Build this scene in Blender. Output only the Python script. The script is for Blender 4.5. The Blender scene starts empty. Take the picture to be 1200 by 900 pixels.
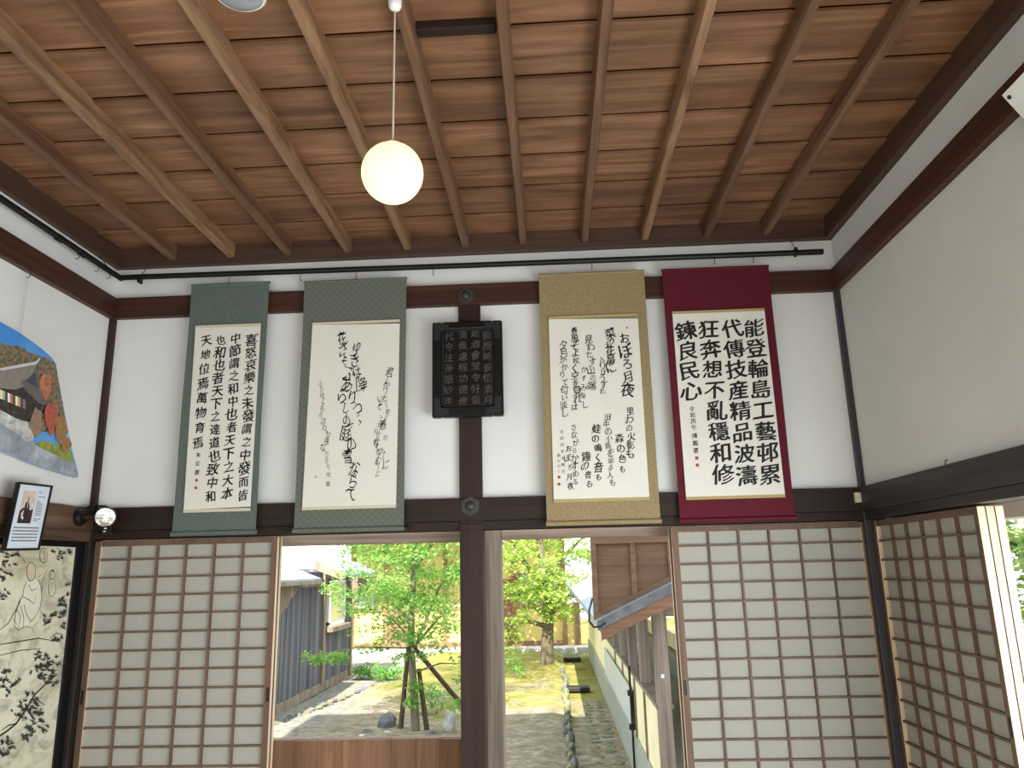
import bpy, bmesh, math, random
from mathutils import Vector, Matrix
random.seed(7)
SC = bpy.context.scene
COL = SC.collection

# ---------------------------------------------------------------- camera, light, exposure
F_PX, PITCH, YAW, ROLL = 892.213, 0.2364, -0.0473, -0.0234
CAM = Vector((2.3156, -3.7685, 1.6184))
_sy, _cy, _sp, _cp = math.sin(YAW), math.cos(YAW), math.sin(PITCH), math.cos(PITCH)
FWD = Vector((_sy*_cp, _cy*_cp, _sp)); _r0 = Vector((_cy, -_sy, 0)); _u0 = _r0.cross(FWD)
RGT = _r0*math.cos(ROLL) + _u0*math.sin(ROLL); UPV = -_r0*math.sin(ROLL) + _u0*math.cos(ROLL)
cd = bpy.data.cameras.new('camera'); cam = bpy.data.objects.new('camera', cd); COL.objects.link(cam)
cd.sensor_width = 36; cd.sensor_fit = 'HORIZONTAL'; cd.lens = F_PX*36/1200; cd.clip_start = .05; cd.clip_end = 300
cam.matrix_world = Matrix(((RGT.x, UPV.x, -FWD.x, CAM.x), (RGT.y, UPV.y, -FWD.y, CAM.y), (RGT.z, UPV.z, -FWD.z, CAM.z), (0, 0, 0, 1)))
SC.camera = cam
SC.view_settings.view_transform = 'Standard'; SC.view_settings.look = 'None'
SC.view_settings.gamma = 1; SC.view_settings.use_curve_mapping = False
SC.view_settings.exposure = 0.0

WORLD_STRENGTH, SUN_STRENGTH = 3.4, 15.0
w = bpy.data.worlds.new('sky'); SC.world = w; w.use_nodes = True
w.node_tree.nodes['Background'].inputs[0].default_value = (0.86, 0.94, 1.0, 1)
w.node_tree.nodes['Background'].inputs[1].default_value = WORLD_STRENGTH
sl = bpy.data.lights.new('sun', 'SUN'); sl.energy = SUN_STRENGTH; sl.angle = .009; sl.color = (1, .95, .86)
so = bpy.data.objects.new('sun', sl); COL.objects.link(so)
so.rotation_euler = Vector((.03, 1, -.90)).to_track_quat('-Z', 'Y').to_euler()
def area(name, loc, to, sx, sy, power, color):
    l = bpy.data.lights.new(name, 'AREA'); l.shape = 'RECTANGLE'; l.size = sx; l.size_y = sy; l.energy = power; l.color = color
    o = bpy.data.objects.new(name, l); COL.objects.link(o); o.location = loc
    o.rotation_euler = (Vector(to)-Vector(loc)).to_track_quat('-Z', 'Y').to_euler(); return o
area('daylight_side', (3.95, -2.9, .95), (0, -2.7, 2.3), 3.2, 1.6, 132, (.84, .93, 1))
area('fill_behind', (1.9, -5.9, 1.0), (1.9, 0, 1.6), 3.2, 1.7, 20, (1, .98, .96))  # added fill lamp; the opening behind the camera is assumed

# ---------------------------------------------------------------- helpers
def ray(px, py): return FWD + RGT*((px-600)/F_PX) - UPV*((py-450)/F_PX)
def at_y(px, py, Y): d = ray(px, py); return CAM + d*((Y-CAM.y)/d.y)
def at_x(px, py, X): d = ray(px, py); return CAM + d*((X-CAM.x)/d.x)
def at_z(px, py, Z): d = ray(px, py); return CAM + d*((Z-CAM.z)/d.z)
ORG = {}
class MB:
    def __init__(s): s.v = []; s.f = []; s.m = []
    def add(s, vs, fs, m=0):
        o = len(s.v); s.v += [Vector(p) for p in vs]
        for f in fs: s.f.append([i+o for i in f]); s.m.append(m)
        return s
    def box(s, x0, x1, y0, y1, z0, z1, m=0):
        return s.add([(x0,y0,z0),(x1,y0,z0),(x1,y1,z0),(x0,y1,z0),(x0,y0,z1),(x1,y0,z1),(x1,y1,z1),(x0,y1,z1)],
            [(0,3,2,1),(4,5,6,7),(0,1,5,4),(1,2,6,5),(2,3,7,6),(3,0,4,7)], m)
    def poly(s, pts, m=0): return s.add(pts, [tuple(range(len(pts)))], m)
    def prism(s, pts, ext, m=0):
        n = len(pts); e = Vector(ext); a = [Vector(p) for p in pts]
        return s.add(a+[p+e for p in a], [tuple(range(n))[::-1], tuple(range(n, 2*n))]+[(i,(i+1)%n,n+(i+1)%n,n+i) for i in range(n)], m)
    def bar(s, p0, p1, wd, ht, up=(0,0,1), m=0):
        p0, p1 = Vector(p0), Vector(p1); d = (p1-p0).normalized(); r = d.cross(Vector(up)).normalized()*(wd/2); u = r.cross(d).normalized()*(ht/2)
        return s.prism([p0-r-u, p0+r-u, p0+r+u, p0-r+u], p1-p0, m)
    def tube(s, pts, r, n=8, m=0):
        pts = [Vector(p) for p in pts]; k = len(pts); rs = r if isinstance(r, (list, tuple)) else [r]*k
        vs = []; ref = None
        for i, p in enumerate(pts):
            d = (pts[min(i+1, k-1)]-pts[max(i-1, 0)]).normalized()
            if ref is None: ref = Vector((0,0,1)) if abs(d.z) < .9 else Vector((1,0,0))
            a = d.cross(ref).normalized(); b = a.cross(d).normalized(); ref = b
            vs += [p+(a*math.cos(t)+b*math.sin(t))*rs[i] for t in [2*math.pi*j/n for j in range(n)]]
        fs = [(i*n+j, i*n+(j+1)%n, (i+1)*n+(j+1)%n, (i+1)*n+j) for i in range(k-1) for j in range(n)]
        fs += [tuple(range(n))[::-1], tuple(range((k-1)*n, k*n))]
        return s.add(vs, fs, m)
    def lathe(s, prof, c, axis=(0,0,1), n=24, m=0):
        ax = Vector(axis).normalized(); ref = Vector((1,0,0)) if abs(ax.x) < .8 else Vector((0,0,1))
        a = ax.cross(ref).normalized(); b = ax.cross(a); c = Vector(c); vs = []
        for r, h in prof: vs += [c+ax*h+(a*math.cos(t)+b*math.sin(t))*max(r, 1e-5) for t in [2*math.pi*j/n for j in range(n)]]
        k = len(prof)
        fs = [(i*n+j, i*n+(j+1)%n, (i+1)*n+(j+1)%n, (i+1)*n+j) for i in range(k-1) for j in range(n)]
        fs += [tuple(range(n))[::-1], tuple(range((k-1)*n, k*n))]
        return s.add(vs, fs, m)
    def ribbon(s, pts, wd, nrm, m=0):
        pts = [Vector(p) for p in pts]; k = len(pts); nrm = Vector(nrm); vs = []
        for i, p in enumerate(pts):
            d = (pts[min(i+1, k-1)]-pts[max(i-1, 0)]); d.normalize(); sd = d.cross(nrm).normalized()
            t = i/(k-1); ww = wd*(.45+.55*math.sin(math.pi*min(1, t*.85+.15)))
            vs += [p+sd*ww/2, p-sd*ww/2]
        return s.add(vs, [(2*i, 2*i+1, 2*i+3, 2*i+2) for i in range(k-1)], m)
def build(name, mb, mats, parent=None, origin=None, smooth=False, bevel=0, normals=True):
    if not isinstance(mats, (list, tuple)): mats = [mats]
    me = bpy.data.meshes.new(name)
    if parent is not None: org = ORG[parent]
    elif origin is not None: org = Vector(origin)
    else:
        xs = [p.x for p in mb.v]; ys = [p.y for p in mb.v]; zs = [p.z for p in mb.v]
        org = Vector(((min(xs)+max(xs))/2, (min(ys)+max(ys))/2, min(zs)))
    me.from_pydata([p-org for p in mb.v], [], mb.f)
    for mm in mats: me.materials.append(mm)
    me.polygons.foreach_set('material_index', mb.m)
    if normals:
        b = bmesh.new(); b.from_mesh(me); bmesh.ops.recalc_face_normals(b, faces=b.faces); b.to_mesh(me); b.free()
    if smooth:
        me.polygons.foreach_set('use_smooth', [True]*len(me.polygons))
        try: me.set_sharp_from_angle(angle=math.radians(40))
        except Exception: pass
    o = bpy.data.objects.new(name, me); COL.objects.link(o); ORG[o] = org
    if parent is not None: o.parent = parent
    else: o.location = org
    if bevel:
        bm = o.modifiers.new('bevel', 'BEVEL'); bm.width = bevel; bm.segments = 2; bm.limit_method = 'ANGLE'
    return o
def tag(o, label=None, cat=None, group=None, kind=None):
    if label: o['label'] = label
    if cat: o['category'] = cat
    if group: o['group'] = group
    if kind: o['kind'] = kind
    return o
def thing(name, loc, label, cat, group=None):
    o = bpy.data.objects.new(name, None); COL.objects.link(o); o.location = loc; o.empty_display_size = .1; ORG[o] = Vector(loc)
    return tag(o, label, cat, group)
def struct(name, mb, mats, **k): return tag(build(name, mb, mats, origin=(0,0,0), **k), kind='structure')
def copy_thing(o, loc, label, group=None, parent=None):
    c = o.copy(); COL.objects.link(c)
    if parent is None: c.location = loc; ORG[c] = Vector(loc); tag(c, label, None, group)
    else: c.parent = parent
    for ch in list(o.children): copy_thing(ch, None, None, None, c)
    return c

# ---------------------------------------------------------------- materials
def srgb(r, g, b):
    f = lambda c: (c/255/12.92) if c <= 10 else ((c/255+.055)/1.055)**2.4
    return (f(r), f(g), f(b), 1)
def base_mat(name, rough=.6, metal=0, spec=.5):
    m = bpy.data.materials.new(name); m.use_nodes = True; nt = m.node_tree; p = nt.nodes['Principled BSDF']
    p.inputs['Roughness'].default_value = rough; p.inputs['Metallic'].default_value = metal
    p.inputs['Specular IOR Level'].default_value = spec
    return m, nt, p
def coords(nt, scale, rand=True):
    tc = nt.nodes.new('ShaderNodeTexCoord'); mp = nt.nodes.new('ShaderNodeMapping'); mp.inputs['Scale'].default_value = scale
    nt.links.new(tc.outputs['Object'], mp.inputs['Vector'])
    if rand:
        oi = nt.nodes.new('ShaderNodeObjectInfo'); ml = nt.nodes.new('ShaderNodeMath'); ml.operation = 'MULTIPLY'; ml.inputs[1].default_value = 37.0
        nt.links.new(oi.outputs['Random'], ml.inputs[0]); nt.links.new(ml.outputs[0], mp.inputs['Location'])
    return mp.outputs['Vector']
def noise(nt, vec, scale, detail=4, dist=0, rough=.55):
    n = nt.nodes.new('ShaderNodeTexNoise'); n.inputs['Scale'].default_value = scale; n.inputs['Detail'].default_value = detail
    n.inputs['Distortion'].default_value = dist; n.inputs['Roughness'].default_value = rough
    if vec is not None: nt.links.new(vec, n.inputs['Vector'])
    return n.outputs['Fac']
def ramp(nt, fac, stops):
    r = nt.nodes.new('ShaderNodeValToRGB'); e = r.color_ramp.elements
    while len(e) < len(stops): e.new(.5)
    for i, (p, c) in enumerate(stops): e[i].position = p; e[i].color = c
    nt.links.new(fac, r.inputs['Fac']); return r.outputs['Color']
def mix(nt, fac, a, b, mode='MIX'):
    n = nt.nodes.new('ShaderNodeMix'); n.data_type = 'RGBA'; n.blend_type = mode
    for sock, val in ((n.inputs[0], fac), (n.inputs[6], a), (n.inputs[7], b)):
        if hasattr(val, 'is_linked') or hasattr(val, 'links'): nt.links.new(val, sock)
        else: sock.default_value = val
    return n.outputs[2]
def bump(nt, p, h, strength, dist=.01):
    b = nt.nodes.new('ShaderNodeBump'); b.inputs['Strength'].default_value = strength; b.inputs['Distance'].default_value = dist
    nt.links.new(h, b.inputs['Height']); nt.links.new(b.outputs['Normal'], p.inputs['Normal'])
def plain(name, c, rough=.6, metal=0, var=.12, scale=20, bmp=0, spec=.5):
    m, nt, p = base_mat(name, rough, metal, spec); v = coords(nt, (1,1,1)); f = noise(nt, v, scale)
    d = tuple(x*(1-var) for x in c[:3])+(1,); l = tuple(min(1, x*(1+var)) for x in c[:3])+(1,)
    nt.links.new(ramp(nt, f, [(.3, d), (.7, l)]), p.inputs['Base Color'])
    if bmp: bump(nt, p, f, bmp)
    return m
def wood(name, dark, light, axis='Z', rough=.55, fine=26, along=1.6, bmp=.15, wear=None, spec=.4):
    m, nt, p = base_mat(name, rough, 0, spec)
    sc = {'X': (along, fine, fine), 'Y': (fine, along, fine), 'Z': (fine, fine, along)}[axis]
    v = coords(nt, sc); f = noise(nt, v, 1, 6, .8, .6); v2 = coords(nt, tuple(x*.18 for x in sc)); f2 = noise(nt, v2, 1, 3)
    c = ramp(nt, f, [(.28, dark), (.52, tuple((a+b)/2 for a, b in zip(dark, light))), (.75, light)])
    c = mix(nt, .5, c, ramp(nt, f2, [(.3, (.55,.55,.55,1)), (.7, (1.35,1.35,1.35,1))]), 'MULTIPLY')
    if wear:
        v3 = coords(nt, tuple(x*.35 for x in sc)); f3 = noise(nt, v3, 1, 5, .4)
        c = mix(nt, ramp(nt, f3, [(.5, (0,0,0,1)), (.68, (1,1,1,1))]), c, wear)
    nt.links.new(c, p.inputs['Base Color']); bump(nt, p, f, bmp, .004)
    return m
M = {}
M['plaster'] = plain('plaster', srgb(226,225,223), .9, 0, .03, 3, .05, .1)
M['beam'] = wood('dark_beam', srgb(56,34,26), srgb(88,56,43), 'X', .48, 30, 1.2, .08, None, .25)
M['beam_y'] = wood('dark_beam_side', srgb(56,34,26), srgb(88,56,43), 'Y', .48, 30, 1.2, .08, None, .25)
M['low'] = wood('lower_beam', srgb(36,25,21), srgb(56,40,33), 'X', .5, 30, 1.2, .08, None, .2)
M['low_y'] = wood('lower_beam_side', srgb(44,40,40), srgb(72,66,65), 'Y', .45, 30, 1.2, .08, None, .25)
M['low_brown'] = wood('lower_beam_brown', srgb(70,52,40), srgb(112,86,66), 'Y', .42, 30, 1.2, .08)
M['post'] = wood('dark_post', srgb(42,28,23), srgb(64,45,38), 'Z', .5, 30, 1.2, .08, None, .22)
M['post_shade'] = wood('shaded_post', srgb(30,24,22), srgb(48,38,34), 'Z', .5, 30, 1.2, .08)
M['corner_post'] = wood('corner_post', srgb(46,44,48), srgb(66,64,68), 'Z', .42, 30, 1.2, .08)
M['rafter'] = wood('rafter_wood', srgb(80,54,40), srgb(136,100,76), 'Y', .42, 26, 1.4, .1)
M['rafter_light'] = wood('rafter_worn', srgb(92,64,46), srgb(168,130,98), 'Y', .5, 22, 2.2, .15)
M['border'] = wood('ceiling_border', srgb(58,40,31), srgb(86,62,48), 'X', .5, 26, 1.4, .1)
M['border_y'] = wood('ceiling_border_side', srgb(58,40,31), srgb(86,62,48), 'Y', .5, 26, 1.4, .1)
M['shoji_wood'] = wood('shoji_wood', srgb(96,72,57), srgb(124,96,77), 'Z', .6, 40, 1.5, .06)
M['shoji_lit_edge'] = wood('shoji_daylit_edge', srgb(206,178,146), srgb(230,206,176), 'Z', .6, 40, 1.5, .06)
M['weather'] = wood('weathered_wood', srgb(112,98,88), srgb(172,158,144), 'Z', .85, 34, 1.2, .3, None, .2)
M['weather_x'] = wood('weathered_wood_head', srgb(116,98,86), srgb(168,148,132), 'X', .85, 34, 1.2, .3, None, .2)
M['pale_head'] = wood('pale_head', srgb(176,160,146), srgb(206,190,176), 'Y', .85, 26, 1.2, .2)
M['boards'] = wood('board_wall', srgb(104,72,52), srgb(150,110,82), 'Z', .7, 30, 1.6, .12)
M['fabric_tatami'] = plain('tatami', srgb(170,158,112), .85, 0, .1, 60)
M['black'] = plain('black_metal', srgb(22,22,24), .45, .3, .1)
M['lacquer'] = plain('black_lacquer', srgb(12,13,15), .32, 0, .1, 20, 0, .3)
M['lacquer_worn'] = plain('worn_lacquer', srgb(34,35,38), .5, 0, .2, 20, 0, .3)
M['ink'] = plain('ink', srgb(14,13,13), .7, 0, .1)
M['ink_grey'] = plain('pale_ink', srgb(70,68,64), .8, 0, .1)
M['ink_mid'] = plain('grey_black_ink', srgb(58,58,56), .8, 0, .5, 30)
M['carved'] = plain('carved_grey', srgb(88,82,76), .85, 0, .3, 40, 0, .2)
M['seal'] = plain('red_seal', srgb(170,60,50), .8, 0, .15, 60)
M['white'] = plain('white_plastic', srgb(232,232,228), .45, 0, .02)
M['cream'] = plain('cream_plastic', srgb(214,204,180), .5, 0, .04)
M['bronze'] = plain('dark_bronze', srgb(64,64,58), .5, .35, .2, 60)
M['steel'] = plain('steel', srgb(190,190,190), .3, .9, .05)
M['cord'] = plain('cord', srgb(196,190,178), .7, 0, .05)

def paper_mat(name, c, trans=.35):
    m = bpy.data.materials.new(name); m.use_nodes = True; nt = m.node_tree; nt.nodes.clear()
    out = nt.nodes.new('ShaderNodeOutputMaterial'); mx = nt.nodes.new('ShaderNodeMixShader'); d = nt.nodes.new('ShaderNodeBsdfDiffuse'); t = nt.nodes.new('ShaderNodeBsdfTranslucent')
    v = coords(nt, (1,1,1)); f = noise(nt, v, 60, 5)
    cc = ramp(nt, f, [(.3, tuple(x*.95 for x in c[:3])+(1,)), (.7, c)])
    nt.links.new(cc, d.inputs[0]); nt.links.new(cc, t.inputs[0]); mx.inputs[0].default_value = trans
    nt.links.new(d.outputs[0], mx.inputs[1]); nt.links.new(t.outputs[0], mx.inputs[2]); nt.links.new(mx.outputs[0], out.inputs[0]); return m
M['paper'] = paper_mat('shoji_paper', srgb(184,181,170), .12)
def silk(name, c1, c2, scale, kind='weave'):
    m, nt, p = base_mat(name, .75, 0, .3)
    if kind == 'roundel':
        v = coords(nt, (1,0.0001,1), False); vo = nt.nodes.new('ShaderNodeTexVoronoi'); vo.inputs['Scale'].default_value = scale; vo.inputs['Randomness'].default_value = 0
        nt.links.new(v, vo.inputs['Vector']); c = ramp(nt, vo.outputs['Distance'], [(.0, c2), (.22, c1), (.34, c2), (.46, c2), (.56, c1)])
    else:
        v = coords(nt, (1,1,1), False); f = noise(nt, v, scale, 5, 0, .7); c = ramp(nt, f, [(.35, c1), (.65, c2)])
    nt.links.new(c, p.inputs['Base Color']); v2 = coords(nt, (1,1,1), False); bump(nt, p, noise(nt, v2, 300, 2), .08, .002)
    return m

# ---------------------------------------------------------------- room shell
W = 3.82; ZMB, ZNT, ZNB, ZLT, ZLB, ZC = 3.2376, 3.0665, 2.9523, 1.9538, 1.80, 3.335
N, MBP = .035, .04
struct('floor', MB().box(-.06, W+.06, -5.8, .06, -.08, 0), M['fabric_tatami'])
struct('wall_back', MB().box(-.06, W+.06, 0, .07, ZLB, 3.5), M['plaster'])
struct('wall_left', MB().box(-.07, 0, -5.8, 0, ZLB, 3.5).box(-.07, 0, -5.8, -1.035, 0, ZLB), M['plaster'])
struct('wall_right', MB().box(W, W+.1, -5.8, 0, 1.9, 3.5).box(W, W+.1, -5.8, -4.6, 0, 1.9), M['plaster'])
struct('wall_front', MB().box(-.07, W+.1, -5.87, -5.8, 1.9, 3.5).box(-.07, .3, -5.87, -5.8, 0, 1.9).box(3.5, W+.1, -5.87, -5.8, 0, 1.9), M['plaster'])

# ceiling boards: each board a little tilted over the next (one mesh)
m, nt, p = base_mat('ceiling_boards', .42, 0, .45)
tc = nt.nodes.new('ShaderNodeTexCoord'); sx = nt.nodes.new('ShaderNodeSeparateXYZ'); nt.links.new(tc.outputs['Object'], sx.inputs[0])
def mth(op, a, b=None):
    n = nt.nodes.new('ShaderNodeMath'); n.operation = op
    for i, q in enumerate((a, b)):
        if q is None: continue
        if hasattr(q, 'links'): nt.links.new(q, n.inputs[i])
        else: n.inputs[i].default_value = q
    return n.outputs[0]
row = mth('FLOOR', mth('DIVIDE', mth('MULTIPLY', sx.outputs['Y'], -1.0), .2705)); rowx = mth('FLOOR', mth('DIVIDE', sx.outputs['X'], .955))
wn = nt.nodes.new('ShaderNodeTexWhiteNoise'); wn.noise_dimensions = '2D'; cb = nt.nodes.new('ShaderNodeCombineXYZ'); nt.links.new(row, cb.inputs[0]); nt.links.new(rowx, cb.inputs[1]); nt.links.new(cb.outputs[0], wn.inputs['Vector'])
wr = nt.nodes.new('ShaderNodeTexWhiteNoise'); wr.noise_dimensions = '1D'; nt.links.new(row, wr.inputs['W'])
cv = nt.nodes.new('ShaderNodeCombineXYZ'); nt.links.new(mth('ADD', mth('MULTIPLY', sx.outputs['X'], 1.1), mth('MULTIPLY', wr.outputs['Value'], 50)), cv.inputs[0])
nt.links.new(mth('MULTIPLY', sx.outputs['Y'], 16), cv.inputs[1]); nt.links.new(mth('MULTIPLY', wr.outputs['Value'], 9), cv.inputs[2])
g1 = noise(nt, cv.outputs[0], 1, 7, 1.1, .62)
c = ramp(nt, g1, [(.25, srgb(88,58,42)), (.5, srgb(124,88,64)), (.72, srgb(154,114,86))])
v = coords(nt, (1.5,2.5,1), False); f2 = noise(nt, v, 1.6, 4, .5)
c = mix(nt, .7, c, ramp(nt, f2, [(.3, (.66,.62,.6,1)), (.7, (1.4,1.36,1.3,1))]), 'MULTIPLY')
c = mix(nt, .6, c, ramp(nt, wr.outputs['Value'], [(0, (.8,.78,.76,1)), (1, (1.18,1.15,1.12,1))]), 'MULTIPLY')
nt.links.new(c, p.inputs['Base Color']); bump(nt, p, g1, .1, .004); M['ceil'] = m
cm = MB()
for k in range(22):
    y1 = -.2705*k+.02 if k == 0 else -.2705*k-.001; y0 = -.2705*(k+1)+.0075
    cm.add([(0,y0,ZC+.002),(W,y0,ZC+.002),(W,y1,ZC+.013),(0,y1,ZC+.013),(0,y0,ZC+.014),(W,y0,ZC+.014),(W,y1,ZC+.025),(0,y1,ZC+.025)],
           [(0,3,2,1),(4,5,6,7),(0,1,5,4),(1,2,6,5),(2,3,7,6),(3,0,4,7)])
cm.box(-.06, W+.06, -5.8, .06, ZC+.05, ZC+.1, 1)
struct('ceiling', cm, [M['ceil'], M['lacquer']])
nt_ = [0]
def trim(mb, mat, bevel=.003): nt_[0] += 1; return struct('trim_%d' % nt_[0], mb, mat, bevel=bevel)
# ceiling border
trim(MB().box(0, W, -MBP, .0, ZMB, ZC+.02), M['border'])
trim(MB().box(0, MBP, -5.8, -MBP, ZMB, ZC+.02), M['border_y'])
trim(MB().box(W-MBP, W, -5.8, -MBP, ZMB, ZC+.02), M['border_y'])
# rafters with chamfered lower edges
for k in range(1, 12):
    x = 3.82*k/12 + {1: .006, 2: .008, 3: 0, 4: .006, 5: .008, 6: 0, 7: -.012, 8: -.008, 9: -.012, 10: -.01, 11: -.024}[k]
    h, wd, ch = .066, .021, .006
    pr = [(x-wd, -5.8, ZC+.01), (x-wd, -5.8, ZC-h+ch+.008), (x-wd+ch, -5.8, ZC-h), (x+wd-ch, -5.8, ZC-h), (x+wd, -5.8, ZC-h+ch+.008), (x+wd, -5.8, ZC+.01)]
    trim(MB().prism(pr, (0, 5.8-MBP+.012, 0)), M['rafter_light'] if k in (2, 4, 5, 9) else M['rafter'], 0)
trim(MB().box(1.93, 2.19, -1.665, -1.622, ZC-.022, ZC+.01), M['low'])
# upper rail beam on three walls
trim(MB().box(0, W, -N, 0, ZNB, ZNT), M['beam'])
trim(MB().box(0, N, -5.8, -N, ZNB, ZNT), M['beam_y'])
trim(MB().box(W-N, W, -5.8, -N, ZNB, ZNT), M['beam_y'])
# lower beams (nageshi with the grooved head below)
trim(MB().box(0, W, -N, 0, 1.842, ZLT), M['low'])
trim(MB().box(0, W, -.022, .09, ZLB, 1.842), M['low'])
trim(MB().box(0, N, -5.8, -N, 1.842, ZLT), M['low_brown'])
trim(MB().box(-.09, .022, -5.8, -.022, 1.79, 1.842), M['low_brown'])
trim(MB().box(W-N, W, -5.8, -N, 1.842, ZLT), M['low_y'])
trim(MB().box(W-.022, W+.09, -5.8, -.022, ZLB, 1.842), M['low_y'])
# posts: two corners, the centre post standing in front of the plaster
trim(MB().box(-.08, .03, -.026, .08, 1.842, ZNB), M['post'])
trim(MB().box(-.08, .026, -.03, .08, 0, 1.842), M['post_shade'])  # lower left corner post, shade painted in as a near-black tone
trim(MB().box(W-.026, W+.08, -.03, .08, 0, ZNB), M['corner_post'])
trim(MB().box(1.8676, 1.9812, -.03, .085, 0, 1.85).box(1.8676, 1.9812, -.03, .0, 1.85, ZNB).box(1.8676, 1.9812, -.0352, -.03, 1.83, ZLB-.0), M['post'])
trim(MB().box(0, W, -.03, .1, -.02, .004), M['low'])
# outer weathered frame of the veranda side
trim(MB().box(-.05, 1.963, .15, .25, 1.752, 1.828).box(-.05, 1.963, .16, .24, 1.828, 1.85), M['weather_x'])
trim(MB().box(2.058, W+.1, .15, .25, 1.757, 1.828).box(2.058, W+.1, .16, .24, 1.828, 1.85), M['weather_x'])
trim(MB().box(1.965, 2.056, .15, .25, -.5, 1.85), M['weather'])
trim(MB().box(-.12, -.02, .15, .25, -.5, 1.85), M['weather'])
trim(MB().box(W+.0, W+.1, .15, .25, -.5, 1.85), M['weather'])
trim(MB().box(1.96, W+.1, .11, .26, -.06, .0), M['weather_x'])
bw = MB()
for k in range(17):
    x0 = -.05+.1195*k; x1 = min(x0+.1185, 1.962)
    if x1 > x0: bw.box(x0, x1, .175, .193 + .002*(k % 2), -.1, .822+.002*(k % 3))
trim(bw, M['boards'], .0015)
trim(MB().box(-.05, 1.965, .195, .235, .79, .826), M['weather_x'])
# outer head of the side opening
trim(MB().box(W+.16, W+.26, -5.8, .1, 1.752, 1.85), M['pale_head'])
trim(MB().box(4.75, 4.85, -6, .4, 1.86, 2.0), M['boards'])
struct('roof', MB().prism([(-1.6,-13,4.4),(-1.6,-4,8.0),(-1.6,1.55,5.8),(-1.6,1.55,5.7),(-1.6,-4,7.85),(-1.6,-13,4.3)], (7.2,0,0))
       .box(-.09, W+.12, -5.9, .08, 3.5, 3.6), M['border'])  # unseen roof, its height and rear reach set to block the sun

# ---------------------------------------------------------------- shoji screens
def shoji(name, label, group, width=.925, ht=1.79, loc=(0,0,0), face='y'):
    t = thing(name, loc, label, 'sliding screen', group)
    def P(u, v, z): return (loc[0]+u, loc[1]+v, loc[2]+z) if face == 'y' else (loc[0]+v, loc[1]-u, loc[2]+z)
    def bx(mb, u0, u1, v0, v1, z0, z1):
        a, b = P(u0, v0, z0), P(u1, v1, z1)
        return mb.box(min(a[0],b[0]), max(a[0],b[0]), min(a[1],b[1]), max(a[1],b[1]), a[2], b[2])
    S, T = .03, .028
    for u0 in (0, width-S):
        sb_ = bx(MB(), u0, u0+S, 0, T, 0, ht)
        for i_ in ((3, 5) if face == 'y' else (2, 4)): sb_.m[i_] = 1      # side faces painted paler to stand for daylight on them
        build('stile', sb_, [M['shoji_wood'], M['shoji_lit_edge']], t, bevel=.0015)
    for z0, z1, nm in ((ht-.026, ht, 'top_rail'), (0, .05, 'bottom_rail'), (.34, .365, 'middle_rail')):
        build(nm, bx(MB(), S, width-S, .001, T, z0, z1), M['shoji_wood'], t, bevel=.001)
    lat = MB()
    for k in range(1, 6):
        u = S+(width-2*S)*k/6; bx(lat, u-.0045, u+.0045, .004, .018, .365, ht-.026)
    z = ht-.006-.0862
    while z > .40: bx(lat, S, width-S, .0045, .0175, z-.0045, z+.0045); z -= .0862
    build('lattice', lat, M['shoji_wood'], t)
    build('paper', bx(MB(), S-.004, width-S+.004, .0185, .0195, .36, ht-.02), M['paper'], t)
    build('base_board', bx(MB(), S, width-S, .008, .018, .05, .34), M['shoji_wood'], t)
    for u in (.006, width-.019): build('finger_pull', bx(MB(), u, u+.013, -.001, .004, 1.025, 1.09), M['black'], t, bevel=.001)
    return t
G = 'paper screens of the room'
s1 = shoji('shoji_screen', 'paper shoji screen left of the garden opening, on the near track', G, .925, 1.787, (.036, .0, .005))
copy_thing(s1, (.04, .034, .005), 'shoji screen slid behind the left paper screen, showing only its pale edge strip', G)
s2 = copy_thing(s1, (2.89, .0, .005), 'paper shoji screen beside the right corner post, under the red scroll', G)
copy_thing(s1, (2.882, .034, .005), 'shoji screen slid behind the screen under the red scroll', G)
s3 = shoji('shoji_screen', 'paper shoji screen on the right wall, frontmost of the stack there', G, .905, 1.787, (W, -.055, .005), 'x')
copy_thing(s3, (W+.0315, -.055, .005), 'second shoji screen of the right wall stack, seen as a pale wood edge', G)
copy_thing(s3, (W+.063, -.055, .005), 'rearmost shoji screen of the right wall stack, its pale edge next to the garden leaves', G)

# ---------------------------------------------------------------- painted sliding panel on the left wall
FX = -.004
def fp(px, py, e=.0): return at_x(px, py, FX+e)
m, nt, p = base_mat('painting_ground', .8); v = coords(nt, (1,1,1), False)
c = ramp(nt, noise(nt, v, 3, 6, .5, .6), [(.35, srgb(200,190,160)), (.5, srgb(222,215,190)), (.68, srgb(230,224,204))])
c = mix(nt, ramp(nt, noise(nt, coords(nt, (1,2.4,4.2), False), 2.4, 7, .9, .68), [(.48, (0,0,0,1)), (.7, (.7,.7,.7,1))]), c, srgb(120,118,104))
nt.links.new(c, p.inputs['Base Color']); M['painting'] = m
fu = thing('painted_sliding_panel', (-.012, -.55, 0), 'ink painted sliding panel with pine branches and robed figures on the left wall', 'sliding panel')
build('painted_surface', MB().box(FX-.012, FX, -.98, -.095, .05, 1.762), M['painting'], fu)
fr = MB().box(FX-.02, FX+.008, -.095, -.03, .0, 1.79).box(FX-.02, FX+.008, -1.03, -.98, .0, 1.79).box(FX-.02, FX+.008, -.98, -.095, 1.762, 1.79).box(FX-.02, FX+.008, -.98, -.095, 0, .05)
build('lacquer_frame', fr, M['lacquer'], fu, bevel=.002)
ink = MB(); NX = (1, 0, 0); rnd = random.Random(3)
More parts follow.
